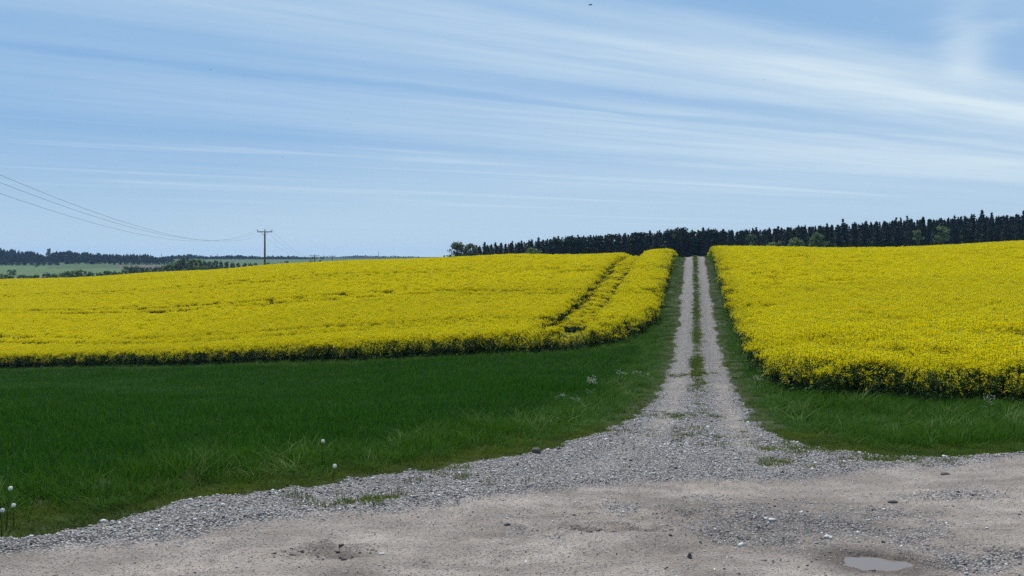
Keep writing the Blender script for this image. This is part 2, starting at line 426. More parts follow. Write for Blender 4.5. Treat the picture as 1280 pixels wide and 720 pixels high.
# ------------------------------------------------------------------ road and track
PUD = G(1097, 702)
def ell(x, y, c, a, b, rot=0):
    dx = x - c[0]; dy = y - c[1]; ca, sa = math.cos(rot), math.sin(rot)
    return np.sqrt(((dx * ca + dy * sa) / a) ** 2 + ((-dx * sa + dy * ca) / b) ** 2)
PZ = z1(*PUD)
C1 = G(768, 662); C2 = G(415, 690); C3 = G(1150, 690); C4 = G(950, 652); C5 = G(1180, 622); C6 = G(1250, 705)
def pline(pl, x, y):
    d = np.full(np.shape(x), 1e9)
    for a, b in zip(pl[:-1], pl[1:]):
        ex, ey = b[0] - a[0], b[1] - a[1]; t = np.clip(((x - a[0]) * ex + (y - a[1]) * ey) / (ex * ex + ey * ey), 0, 1)
        d = np.minimum(d, np.hypot(x - a[0] - t * ex, y - a[1] - t * ey))
    return d
LANES = [[G(*q) for q in ((852, 470), (836, 515), (806, 552), (745, 585), (640, 618))], [G(*q) for q in ((897, 480), (914, 530), (932, 560), (948, 592))]]
TREADS = [[G(*q) for q in pl] for pl in (((-60, 745), (200, 715), (420, 690), (640, 668), (770, 661), (900, 640), (1280, 612)), ((300, 735), (560, 708), (800, 690), (1000, 668)), ((1290, 655), (1100, 640), (960, 622), (860, 615)))]
def road_fields(x, y):
    sd = roadsd(x, y)
    gl = sdist(GL, x, y)                    # >0 = dirt side
    d = np.hypot(x, y)
    g = 1 - sstep(-.42, .36, gl + (fbm(x * 1.2, y * 1.2, 31) - .5) * .6)
    tt = x - xc(y)
    lane = np.exp(-((np.abs(tt) - .68) / .34) ** 2) * sstep(10.5, 15, y)
    g = g * (1 - .30 * lane)
    for pl in LANES:
        dl = pline(pl, x, y); g = g * (1 - .38 * np.exp(-(dl / .3) ** 2) * (.4 + .9 * fbm(x * 2, y * 2, 93)))
    ridge = np.exp(-((gl + .22) / .2) ** 2)
    g = np.maximum(g, .95 * ridge * (1 - lane) * sstep(20, 12, d))
    for c, a, b, w in ((C4, 1.6, .9, .7), (C5, 1.2, .2, .6), (C6, .6, .3, .7), (C3, 1.2, .3, .4)):
        g = np.maximum(g, w * sstep(1.6, .0, ell(x, y, c, a, b) + (fbm(x * 2.2, y * 2.2, 66, 5) - .5) * 2.2))
    e = ell(x, y, PUD, .25, .15, -.18) + (fbm(x * 6, y * 8, 77) - .5) * 1.3
    wet = 1.0 * sstep(3.0, 1.0, e)
    for c, a, b in ((C1, .45, .13), (C2, .35, .2)):
        wet = np.maximum(wet, .75 * sstep(1.15, .45, ell(x, y, c, a, b) + (fbm(x * 6 - y * 3, y * 16, 12) - .5) * 2.0))
    wet = np.maximum(wet, .5 * sstep(1.6, .2, ell(x, y, C4, 1.6, .9) + (fbm(x * 2, y * 2.6, 16, 5) - .5) * 2.0))
    wet = np.maximum(wet, .35 * sstep(.55, .75, fbm(x * .8 + 3, y * 2.2, 15)) * sstep(12, 8, d))
    moss = sstep(.32, .0, sd) * .5
    moss = np.maximum(moss, np.exp(-(tt / .19) ** 2) * sstep(17, 34, y) * sstep(.22, .78, .3 * fbm(x * 5, y * 1.5, 56) - .12 + np.maximum(fbm(x * .6, y * .35, 8), .46 * sstep(24, 40, y))) * .9)
    # height
    z = Zs(x, y) + .02 - .14 * sstep(.25, -.25, sd)
    z += (fbm(x * .7, y * .7, 41) - .5) * .07 + (fbm(x * 4, y * 4, 42) - .5) * .034 + (fbm(x * 15, y * 15, 43, 2) - .5) * .016 * (.5 + g)
    z += .05 * ridge * sstep(20, 12, d)
    z += (fbm(x * .4 + y * .15, (gl + .25 * np.sin(x * .9)) * 5.5, 47, 3) - .5) * .035 * sstep(-.2, .3, gl)
    z += -.05 * lane + .03 * np.exp(-(tt / .3) ** 2) * sstep(14, 22, y)
    # shallow wheel lanes along the cross road
    z += -.018 * (np.exp(-((gl - .55) / .22) ** 2) + np.exp(-((gl - 1.75) / .25) ** 2)) * sstep(16, 10, d)
    for pl in TREADS:                       # tyre prints pressed into the dirt
        dl = pline(pl, x, y); al = x * .97 + y * .24
        z += (.010 * np.sign(np.sin(al * 2 * math.pi / .17 + dl * 9)) - .012) * np.exp(-(dl / .13) ** 4) * sstep(.42, .6, fbm(x * .9, y * .9, 57)) * sstep(0, .3, gl)
    for c, a, b in ((C1, .5, .16), (C2, .42, .28)):
        k = sstep(1.1, .5, ell(x, y, c, a, b))
        z += k * ((fbm(x * 6 - y * 3, y * 16, 52, 3) - .5) * .10 - .012)
    kp = sstep(3.6, 1.6, ell(x, y, PUD, .34, .22, -.18))
    z = z * (1 - kp) + kp * (PZ + (fbm(x * 9, y * 9, 58, 3) - .5) * .02)
    z += -.05 * sstep(1.3, .5, e)
    return sd, g, wet, moss, z
def road_sheet(name, x, y, nrow, ncol, label):
    sd, g, wet, moss, z = road_fields(x, y)
    k = np.arange(ncol - 1)[None, :] + ncol * np.arange(nrow - 1)[:, None]
    Fq = np.stack([k, k + ncol, k + ncol + 1, k + 1], -1).reshape(-1, 4)
    Fq = Fq[(sd[Fq] > -.3).any(1)]
    used = np.unique(Fq); mp = np.zeros(len(x), int); mp[used] = np.arange(len(used))
    me = mk_mesh(name, np.c_[x, y, z][used], mp[Fq], [M_ROAD], smooth=True)
    for n, v in (('gravel', g), ('wet', wet), ('moss', moss)):
        me.attributes.new(n, 'FLOAT', 'POINT').data.foreach_set('value', v[used].astype(np.float32))
    o = bpy.data.objects.new(name, me); COL.objects.link(o); tag(o, kind='structure')
    return o
RJ = 24.0
raz = np.radians(np.arange(-80, 80, .36)); rrr = np.exp(np.arange(math.log(2.0), math.log(RJ), .0065)); rrr = np.r_[.3, .8, 1.4, rrr, RJ]
x, y = polar(raz, rrr); road_sheet('gravel_road', x, y, len(rrr), len(raz), '')
tr = np.r_[RJ, np.arange(RJ + .15, 50, .15), np.arange(50, 125, .4)]; tw = np.arange(-1.75, 1.76, .07)
yc = tr / math.sqrt(1 + .2335 ** 2)
a0 = np.arctan2(xc(yc), yc)
A = a0[:, None] + tw[None, :] / tr[:, None]
x = (tr[:, None] * np.sin(A)).ravel(); y = (tr[:, None] * np.cos(A)).ravel()
road_sheet('farm_track', x, y, len(tr), len(tw), '')

# puddle: a level water sheet lying in the hollow
mb = MB(); pz = PZ - .022
ring = []
for k in range(40):
    a = 2 * math.pi * k / 40
    ring.append((PUD[0] +   .62 * math.cos(a), PUD[1] + .38 * math.sin(a), pz))
mb.face(ring)
m, ns, ln = newmat('puddle_water')
p = N(ns, 'ShaderNodeBsdfPrincipled', Roughness=.04); p.inputs['Base Color'].default_value = (.17, .145, .125, 1); p.inputs['IOR'].default_value = 1.33
o_ = ns.new('ShaderNodeOutputMaterial'); ln.new(p.outputs[0], o_.inputs[0])
tag(mb.obj('puddle_water', [m]), kind='structure')

# ------------------------------------------------------------------ scatter of "stuff"
def protos(name, meshes):
    c = bpy.data.collections.new(name)
    for k, me in enumerate(meshes):
        o = bpy.data.objects.new('%s_%02d' % (name, k), me); c.objects.link(o)
    return c
def scatter(name, label, pts, rot, scl, idx, coll):
    me = bpy.data.meshes.new(name); n = len(pts)
    me.vertices.add(n); me.vertices.foreach_set('co', np.asarray(pts, np.float32).ravel())
    me.attributes.new('rot', 'FLOAT_VECTOR', 'POINT').data.foreach_set('vector', np.asarray(rot, np.float32).ravel())
    me.attributes.new('scl', 'FLOAT_VECTOR', 'POINT').data.foreach_set('vector', np.asarray(scl, np.float32).ravel())
    me.attributes.new('idx', 'INT', 'POINT').data.foreach_set('value', np.asarray(idx, np.int32))
    o = bpy.data.objects.new(name, me); COL.objects.link(o); tag(o, label, kind='stuff')
    g = bpy.data.node_groups.new(name + '_scatter', 'GeometryNodeTree')
    g.interface.new_socket('Geometry', in_out='INPUT', socket_type='NodeSocketGeometry')
    g.interface.new_socket('Geometry', in_out='OUTPUT', socket_type='NodeSocketGeometry')
    ns, ln = g.nodes, g.links
    gi = ns.new('NodeGroupInput'); go = ns.new('NodeGroupOutput')
    ci = ns.new('GeometryNodeCollectionInfo'); ci.inputs['Collection'].default_value = coll
    ci.inputs['Separate Children'].default_value = True; ci.inputs['Reset Children'].default_value = True
    ip = ns.new('GeometryNodeInstanceOnPoints'); ip.inputs['Pick Instance'].default_value = True
    def na_(nm, t):
        a = ns.new('GeometryNodeInputNamedAttribute'); a.data_type = t; a.inputs['Name'].default_value = nm
        return a.outputs['Attribute']
    ln.new(gi.outputs[0], ip.inputs['Points']); ln.new(ci.outputs[0], ip.inputs['Instance'])
    ln.new(na_('idx', 'INT'), ip.inputs['Instance Index'])
    ln.new(na_('rot', 'FLOAT_VECTOR'), ip.inputs['Rotation']); ln.new(na_('scl', 'FLOAT_VECTOR'), ip.inputs['Scale'])
    ln.new(ip.outputs[0], go.inputs[0])
    md = o.modifiers.new('scatter', 'NODES'); md.node_group = g
    print('scatter', name, n)
    return o
def jgrid(x0, x1, y0, y1, s):
    X, Y = np.meshgrid(np.arange(x0, x1, s), np.arange(y0, y1, s))
    X = X.ravel() + rng.uniform(-.5, .5, X.size) * s; Y = Y.ravel() + rng.uniform(-.5, .5, Y.size) * s
    k = np.abs(X) < .78 * Y + 6
    return X[k], Y[k]
def slope_rot(x, y, n): return np.c_[rng.normal(0, .06, n), rng.normal(0, .06, n), rng.uniform(0, 6.283, n)]

# --- rapeseed
def rape_plant(mb, ox, oy, H, nr, nf, fs, leaves, low=.86):
    lean = rng.normal(0, .05, 2); top = np.array([ox + lean[0] * H, oy + lean[1] * H, H])
    base = np.array([ox, oy, 0]); mid = base + (top - base) * .5
    mb.tube([base, mid, top], [.008, .006, .003], 3, 1, False)
    heads = [top]
    for k in range(nr):
        a = rng.uniform(0, 6.283); t0 = rng.uniform(.42 if low > .8 else .15, .75 if low > .8 else .6); s = base + (top - base) * t0
        ln_ = rng.uniform(.10, .24); e = s + np.array([math.cos(a) * ln_, math.sin(a) * ln_, max(H * rng.uniform(low, 1.0), s[2] + .08) - s[2]])
        q = s + (e - s) * .5 + np.array([math.cos(a), math.sin(a), 0]) * .03
        mb.tube([s, q, e], [.005, .004, .002], 3, 1, False); heads.append(e)
    for h in heads:
        ln_ = rng.uniform(.07, .15)
        for f in range(nf):
            u = rng.random(); a = rng.uniform(0, 6.283); r = (.052 - .02 * u) * rng.uniform(.4, 1.15)
            c = h + np.array([math.cos(a) * r, math.sin(a) * r, (u - .6) * ln_])
            n1 = rng.normal(0, 1, 3) + np.array([0, 0, .8]); n1 /= np.linalg.norm(n1)
            t1 = np.cross(n1, rng.normal(0, 1, 3)); t1 /= np.linalg.norm(t1); t2 = np.cross(n1, t1)
            sz = fs * rng.uniform(.75, 1.25)
            mb.face([c + t1 * sz, c + t2 * sz, c - t1 * sz, c - t2 * sz], 0)
        mb.face([h + (-.012, 0, ln_ * .35), h + (.012, 0, ln_ * .35), h + (.008, .01, ln_ * .55), h + (-.008, -.01, ln_ * .55)], 3)
    for k in range(leaves):
        a = rng.uniform(0, 6.283); z = H * rng.uniform(.08, .68) ; L = rng.uniform(.08, .18) * (1.25 - .6 * z / H); w = L * .22
        p0 = base + (top - base) * (z / H); d = np.array([math.cos(a), math.sin(a), rng.uniform(.1, .6)]); s = np.array([-math.sin(a), math.cos(a), 0])
        p1 = p0 + d * L * .6; p2 = p0 + np.array([math.cos(a), math.sin(a), -.1]) * L * 1.1
        mb.face([p0, p1 + s * w, p2, p1 - s * w], 2)
RM = [M_FLOWER, M_RSTEM, M_RLEAF, M_BUD]
rp = []
for k in range(7):                                 # near clumps, 0.4 m across
    mb = MB()
    for q in range(6):
        rape_plant(mb, rng.uniform(-.2, .2), rng.uniform(-.2, .2), rng.uniform(.94, 1.16), rng.integers(4, 6), 15, .0125, 11)
    rp.append(mb.mesh('rape_clump', RM))
for k in range(6):                                 # far patches, 1 m across
    mb = MB()
    for q in range(29):
        rape_plant(mb, rng.uniform(-.5, .5), rng.uniform(-.5, .5), rng.uniform(.92, 1.18), rng.integers(3, 5), 8, .021, 4)
    rp.append(mb.mesh('rape_patch', RM))
for k in range(4):                                 # plants of the crop's edge: branched low, flowering down their sides
    mb = MB()
    for q in range(4):
        rape_plant(mb, rng.uniform(-.2, .2), rng.uniform(-.2, .2), rng.uniform(.75, 1.1), rng.integers(6, 9), 9, .0125, 13, .48)
    rp.append(mb.mesh('rape_edge', RM))
RC = protos('rapeseed_plants', rp)

# the pair of ruts that leads through the crop left of the track
TRX = lambda yy: xc(yy) - 6.6
FD = np.array(RL[6]) - np.array(RL[3]); FD /= np.linalg.norm(FD); FN = np.array([-FD[1], FD[0]])   # along / into the left field
def rape_mask(x, y, left, sd):
    """0..1 plant height factor; 0 = no plant"""
    h = 1 + (fbm(x * .35, y * .35, 71) - .5) * .12
    if left:
        ts = x - TRX(y) + (fbm(x * .0 + 2, y * .12, 5) - .5) * .6; tt = np.abs(ts)
        rut = np.exp(-((tt - .92) / np.where(ts > 0, .37, .27)) ** 2) * sstep(.0, .6, sd)
        wob = fbm(x * .5, y * .25, 17)
        h = h * (1 - rut * (.42 + .62 * wob) * sstep(110, 70, y) ** .3)
        strip = np.clip(1 - tt / .8, 0, 1) * (sd > .9); h = h * (1 - .5 * (strip > 0) * (.5 + fbm(x * 1.5, y * .8, 18)))
        k = sstep(1.1, .4, ell(x, y, (float(TRX(39.3)) + .1, 39.6), 1.35, 4.2) + (fbm(x * .9, y * .6, 19) - .5) * 1.5)
        h = h * (1 - .72 * k * sstep(.3, .9, sd))
        v = (x - RL[3][0]) * FN[0] + (y - RL[3][1]) * FN[1]
        u = (x - RL[3][0]) * FD[0] + (y - RL[3][1]) * FD[1]
        v = v + (fbm(u * .05, v * .02, 27) - .5) * 1.2
        for ph in (5.0, 6.9):
            vv = np.abs((v - ph + 6.5) % 13.0 - 6.5)
            h = h * (1 - np.exp(-(vv / .36) ** 2) * (.34 + .6 * sstep(.38, .66, fbm(u * .06, v * .05 + ph, 28))) * sstep(-1, 2.5, np.abs(x - TRX(y)) - .5))
    else:
        k = sstep(.56, .76, fbm(x * .4, y * .3 + 4, 61)); h = h * (1 - .2 * k)
    return h
def rape_field(name, label, poly, left):
    x0, y0 = poly.min(0); x1, y1 = poly.max(0)
    near = 62 if left else 50
    P = []
    X, Y = jgrid(x0, x1, y0, near, .34); sd = sdist(poly, X, Y) + (fbm(X * 1.5, Y * 1.5, 90) - .5) * .3
    k = sd > 0; X, Y, sd = X[k], Y[k], sd[k]; P.append((X, Y, sd, np.zeros(len(X))))
    X, Y = jgrid(x0, x1, near, y1, .34 if left else .5); sd = sdist(poly, X, Y) + (fbm(X * 1.5, Y * 1.5, 90) - .5) * .3
    if left:
        nt = np.abs(X - TRX(Y)) < 2.4; X1, Y1, s1 = X[nt & (sd > 0)], Y[nt & (sd > 0)], sd[nt & (sd > 0)]
        P.append((X1, Y1, s1, np.zeros(len(X1))))
    else:
        pass
    Xe, Ye = jgrid(xc(near) - 9 if left else x0, xc(min(y1, 112)), near, min(y1, 112), .34); se = sdist(poly, Xe, Ye) + (fbm(Xe * 1.5, Ye * 1.5, 90) - .5) * .3
    ke = (se > 0) & (se < 1.5); P.append((Xe[ke], Ye[ke], se[ke], np.zeros(ke.sum())))
    X, Y = jgrid(x0, x1, near, y1, .8); sd = sdist(poly, X, Y)
    k = sd > 1.2
    if left: k &= np.abs(X - TRX(Y)) > 2.0
    # what lies well behind the crest of the field is never seen
    R = np.hypot(X, Y)
    X, Y, sd = X[k], Y[k], sd[k]; P.append((X, Y, sd, np.ones(len(X))))
    X, Y, sd, lod = [np.concatenate(c) for c in zip(*P)]
    h = rape_mask(X, Y, left, sd)
    keep = (h > .3)
    # thin dead ground behind the crest
    Z = Zs(X, Y); el = (Z + 1.15 - EYE) / np.hypot(X, Y); a = np.arctan2(X, Y)
    b = ((a + 1.2) / .01).astype(int); r = np.hypot(X, Y); o = np.lexsort((r, b))
    vis = np.ones(len(X), bool); run = -9; lb = -1
    for i_ in o:
        if b[i_] != lb: run = -9; lb = b[i_]
        if el[i_] * r[i_] < run * r[i_] - .9: vis[i_] = False
        run = max(run, el[i_])
    keep &= vis
    X, Y, sd, lod, h, Z = X[keep], Y[keep], sd[keep], lod[keep], h[keep], Z[keep]
    n = len(X)
    s = h * rng.uniform(.92, 1.06, n) * (1 - sstep(.7, 0, sd) * rng.uniform(0, .26, n)); s = np.where(lod > 0, h * rng.uniform(.97, 1.04, n), s)
    sx = np.where(lod > 0, 1.0, np.clip(s, .8, 1.1))
    idx = np.where(lod > 0, 7 + rng.integers(0, 6, n), rng.integers(0, 7, n))
    idx = np.where((lod == 0) & (sd < .75) & (rng.random(n) < .62), 13 + rng.integers(0, 4, n), idx)
    rot = np.c_[rng.normal(0, .05, n), rng.normal(0, .05, n), rng.uniform(0, 6.283, n)]
    scatter(name, label, np.c_[X, Y, Z - .02], rot, np.c_[sx, sx, s], idx, RC)
rape_field('rapeseed_crop', 'yellow flowering rapeseed crop left of the gravel track, with wheel ruts through it', RL, True)
rape_field('rapeseed_crop', 'yellow flowering rapeseed crop right of the gravel track', RR, False)

# --- grasses
def blade(mb, bx, by, H, w, bend, a, m=0, seg=3):
    d = np.array([math.cos(a), math.sin(a), 0]); s = np.array([-math.sin(a), math.cos(a), 0])
    tw = rng.uniform(-.6, .6); s = s * math.cos(tw) + d * math.sin(tw)
    i = len(mb.V)
    for k in range(seg + 1):
        t = k / seg
        c = np.array([bx, by, 0]) + d * bend * H * t * t + np.array([0, 0, H * (t - .35 * bend * t * t)])
        ww = w * (1 - t) ** .6 if k < seg else 0
        if k < seg: mb.V.append(tuple(c - s * ww)); mb.V.append(tuple(c + s * ww))
        else: mb.V.append(tuple(c))
    for k in range(seg - 1):
        mb.F.append((i + 2 * k, i + 2 * k + 1, i + 2 * k + 3, i + 2 * k + 2)); mb.M.append(m)
    mb.F.append((i + 2 * seg - 2, i + 2 * seg - 1, i + 2 * seg)); mb.M.append(m)
def clump(nb, rad, h0, h1, w, b0, b1, mat, seg=3, extra=None):
    mb = MB()
    if extra:
        for k in range(extra[0]):
            r = rad * math.sqrt(rng.random()); a = rng.uniform(0, 6.283)
            blade(mb, r * math.cos(a), r * math.sin(a), rng.uniform(h1 * .9, h1 * 1.25), w, rng.uniform(.3, 1.0), rng.uniform(0, 6.283), 1, seg)
    for k in range(nb):
        r = rad * math.sqrt(rng.random()); a = rng.uniform(0, 6.283)
        blade(mb, r * math.cos(a), r * math.sin(a), rng.uniform(h0, h1), w * rng.uniform(.6, 1.2), rng.uniform(b0, b1), rng.uniform(0, 6.283), 0, seg)
    return mb.mesh('clump', [mat] + ([extra[1]] if extra else []))
WC = protos('wheat_plants', [clump(44, .2, .13, .29, .006, .1, .7, M_WHEAT, 3, (0, M_GRASS) if k < 2 else (1 + k, M_GRASS)) for k in range(5)])
GC = protos('grass_tufts', [clump(46, .13, .14, .34, .0042, .2, .95, M_GRASS, 4) for k in range(6)] +
            [clump(14, .10, .26, .46, .004, .4, 1.15, M_LONG, 4) for k in range(3)])
SCc = protos('short_grass_tufts', [clump(46, .11, .025, .085, .0036, .2, 1.1, M_SHORT, 2) for k in range(5)])

def grass_points():
    parts = []
    for y0, y1, s in ((4, 13, .155), (13, 26, .22), (26, 48, .30), (48, 100, .42)):
        X, Y = jgrid(-.78 * y1 - 6, .78 * y1 + 6, y0, y1, s)
        sd = roadsd(X, Y); k = sd < .12; X, Y, sd = X[k], Y[k], sd[k]
        l_ = sdist(RL, X, Y); r_ = sdist(RR, X, Y); k = (l_ < .25) & (r_ < .25)
        pass
        parts.append((X[k], Y[k], -sd[k], l_[k], r_[k], np.full(k.sum(), s)))
    return [np.concatenate(c) for c in zip(*parts)]
X, Y, O, L_, R_2, S_ = grass_points()
fX, fY = jgrid(-10, 12, 4.5, 13.5, .085); fs_ = -roadsd(fX, fY); k = (fs_ > -.1) & (fs_ < .9); fX, fY, fs_ = fX[k], fY[k], fs_[k]
n = len(X); Z = Zs(X, Y) + (fbm(X * .9, Y * .9, 21) - .5) * .06
left = X < xc(Y) - .3
wn = fbm(X * .5, Y * .5, 33)
wheat = left & (O > 1.9 - .6 * sstep(11, 18, Y) + (wn - .5) * 1.3) & (L_ < -.9 - .5 * wn)
short = (O < .16 + .45 * (fbm(X * .9, Y * .9, 37) - .35)) | ((~left) & (Y < 12.5) & (O < .8) & (fbm(X * 1.1, Y * 1.1, 38) > .42))
wheat &= ~short
gr = ~wheat & (~short | ((rng.random(n) < .30) & (O > .06))) & ((fbm(X * 2.2, Y * 2.2, 39) > .40) | (rng.random(n) < .45))
# wheat
k = wheat; m_ = k.sum(); sc = (.8 + .45 * fbm(X[k] * .2, Y[k] * .2, 6)) * np.clip(S_[k] / .22, .85, 1.5)
hs = rng.uniform(.85, 1.12, m_) * (.62 + .75 * fbm(X[k] * .7, Y[k] * .7, 36))
scatter('young_wheat', 'dark green young wheat in the hollow between the gravel road and the left rapeseed', np.c_[X[k], Y[k], Z[k] - .01], slope_rot(X[k], Y[k], m_), np.c_[sc, sc, hs * np.minimum(sc, 1.1)], rng.integers(0, 5, m_), WC)
# long grass
k = gr; m_ = k.sum()
tall = fbm(X[k] * .8, Y[k] * .8, 34)
hh = (.5 + 1.0 * tall) * (.30 + .70 * sstep(.05, 1.0, O[k])) * np.where(left[k], 1.0, .95) * (1 - .3 * sstep(30, 50, Y[k]))
sc = np.clip(S_[k] / .17, .9, 2.1) * rng.uniform(.85, 1.15, m_)
idx = np.where((rng.random(m_) < (.05 + .46 * sstep(.5, .66, fbm(X[k] * .7 + 9, Y[k] * .7, 35))) * (Y[k] < 22)) & (O[k] > .45), 6 + rng.integers(0, 3, m_), rng.integers(0, 6, m_))
scatter('grass', 'tufted green verge grass along the gravel road and the farm track', np.c_[X[k], Y[k], Z[k] - .01], slope_rot(X[k], Y[k], m_), np.c_[sc, sc, hh * rng.uniform(.85, 1.2, m_)], idx, GC)
# short grass: fringe, centre strip of the track, tufts in the gravel
k = short & (rng.random(n) < .9)
px_, py_, pz_, ps_ = [X[k], fX], [Y[k], fY], [Z[k], Zs(fX, fY) + (fbm(fX * .9, fY * .9, 21) - .5) * .06], [np.clip(S_[k] / .16, 1, 2) * (.7 + .8 * O[k].clip(0, .6)), .75 + .5 * fs_]
ty = np.concatenate([np.arange(12.5, 30, .05), np.arange(30, 90, .09)]); ty = np.repeat(ty, 2)
tx = xc(ty) + rng.normal(0, .095, len(ty)); ty = ty + rng.uniform(-.05, .05, len(ty))
k = rng.random(len(ty)) < sstep(.24, .70, .22 * vnoise(ty * 1.7, tx * 3, 55) - .06 + np.maximum(fbm(tx * .6, ty * .35, 8), .46 * sstep(24, 40, ty) + .06 * rng.random(len(ty)))) * sstep(16, 36, ty) * .95 + .02
_, _, _, _, rz_ = road_fields(tx[k], ty[k])
px_.append(tx[k]); py_.append(ty[k]); pz_.append(rz_); ps_.append(rng.uniform(.7, 1.7, k.sum()))
for cpx, cpy, a_, cnt in ((490, 627, .16, 22), (430, 636, .12, 8), (975, 582, .25, 24), (860, 470, .4, 60), (850, 520, .5, 50), (1050, 562, .5, 60), (1000, 566, .3, 30), (560, 598, .3, 16), (845, 545, .6, 40), (380, 632, .2, 10), (1110, 580, .3, 50)):
    c = G(cpx, cpy); qx = c[0] + rng.normal(0, a_, cnt); qy = c[1] + rng.normal(0, a_ * .8, cnt)
    _, _, _, _, rz_ = road_fields(qx, qy)
    px_.append(qx); py_.append(qy); pz_.append(rz_); ps_.append(rng.uniform(.45, 1.1, cnt))
px_, py_, pz_, ps_ = map(np.concatenate, (px_, py_, pz_, ps_)); m_ = len(px_)
scatter('short_grass', 'short olive grass edging the gravel and growing along the middle of the track', np.c_[px_, py_, pz_ - .005], slope_rot(px_, py_, m_), np.c_[ps_, ps_, ps_ * rng.uniform(.7, 1.4, m_)], rng.integers(0, 5, m_), SCc)

# --- loose gravel
def stone_mesh(sq, jit, seed):
    random.seed(seed); mb = MB(); mb.ball((0, 0, 0), 1, 0, 6, 4, jit, sq)
    return mb.mesh('stone', [M_STONE])
STC = protos('loose_stones', [stone_mesh((1, random.uniform(.6, .95), random.uniform(.45, .75)), .28, 100 + k) for k in range(8)])
cand = []
for y0, y1, dens in ((3.5, 8, 1200), (8, 12, 900), (12, 22, 400), (22, 45, 60)):
    xa, xb = (-.68 * y1 - 1, .68 * y1 + 1) if y1 < 13 else (0, 14)
    m_ = int((xb - xa) * (y1 - y0) * dens)
    cx = rng.uniform(xa, xb, m_); cy = rng.uniform(y0, y1, m_); q = np.abs(cx) < .68 * cy + 1
    cand.append(np.c_[cx[q], cy[q]])
cand = np.concatenate(cand)
sd = roadsd(cand[:, 0], cand[:, 1]); cand = cand[sd > -.08]
sd, g, wet, moss, z = road_fields(cand[:, 0], cand[:, 1])
g2 = np.clip(g + (fbm(cand[:, 0] * 2.5, cand[:, 1] * 2.5, 88) - .5) * .9, 0, 1)
k = rng.random(len(cand)) < (.28 + .72 * g2 ** 1.6) * (1 - .97 * (ell(cand[:, 0], cand[:, 1], PUD, .3, .2) < .7))
cand, z, g = cand[k], z[k], g[k]; m_ = len(cand)
s = np.exp(rng.normal(math.log(.0050), .45, m_)) * (.68 + .62 * g) * np.clip(cand[:, 1] / 9, 1, 1.6)
s = np.clip(s, .004, .032)
scatter('gravel', 'loose grey gravel stones on the road edges and the track mouth', np.c_[cand, z + s * .2], rng.normal(0, .35, (m_, 3)) * (1, 1, 9), np.c_[s, s, s], rng.integers(0, 8, m_), STC)

# ------------------------------------------------------------------ trees
def rotv(v, ax, a):
    ax = ax / np.linalg.norm(ax); c, s = math.cos(a), math.sin(a)
    return v * c + np.cross(ax, v) * s + ax * np.dot(ax, v) * (1 - c)
def spruce(seed, H, W, low=.06, pine=False):
    """returns (trunk mesh builder, crown mesh builder) of a conifer H high"""
    r = np.random.default_rng(seed)
    t = MB(); lean = r.normal(0, .012, 2)
    t.tube([(0, 0, -.3), (lean[0] * H * .5, lean[1] * H * .5, H * .5), (lean[0] * H, lean[1] * H, H * .97)], [.26, .17, .03], 6)
    c = MB(); z = H * low; k = 0
    while z < H * .985:
        f = (z - H * low) / (H * (1 - low))
        R = 1.95 * 1.2 * W * ((1 - f) ** .98 * (.86 + .14 * math.sin(9 * f + seed)) + .015) * (min(1, .55 + 3 * f))
        nb = max(4, int(9 * (1 - f) + 4))
        ph = r.uniform(0, 6.28)
        for b in range(nb):
            if r.random() < .12: continue
            a = ph + 6.283 * b / nb + r.normal(0, .2); L = R * r.uniform(.6, 1.18)
            d = np.array([math.cos(a), math.sin(a), 0]); s = np.array([-d[1], d[0], 0])
            z0 = z + r.normal(0, .12); droop = (-.42 + .62 * f) * L
            ns_ = max(2, int(L / .55))
            t.tube([(lean[0] * z, lean[1] * z, z0), (d[0] * L * .9, d[1] * L * .9, z0 + droop * .9)], [.035, .012], 3, 0, False)
            for q in range(ns_):
                u = (q + .6) / ns_; p = d * L * u + np.array([lean[0] * z, lean[1] * z, z0 + droop * u * u ** .3])
                w = (.5 * (1 - .55 * u) + .12) * (.8 if f < .85 else .45); hgt = .38 * (1 - .4 * u)
                for e in (-1, 1):
                    tip = p + s * e * w * r.uniform(.7, 1.25) + d * w * .5 + np.array([0, 0, -r.uniform(.1, .42)])
                    c.face([p - d * w * .4, tip - d * .1 + np.array([0, 0, -.1]), tip, p + d * w * .6], 0)
                if r.random() < .7: c.face([p - d * .35, p + d * .35, p + d * .2 + np.array([0, 0, -hgt * r.uniform(.8, 1.7)]), p - d * .25 + np.array([0, 0, -hgt])], 0)
        z += H * .021 + .16 * (1 - f)
    # leader
    for q in range(5):
        a = q * 2.4; p = np.array([lean[0] * H, lean[1] * H, H - .1 - .22 * q]); d = np.array([math.cos(a), math.sin(a), 0]) * (.10 + .05 * q)
        c.face([p + (0, 0, .3), p + d, p - (0, 0, .15), p - d * .6], 0)
    return t, c
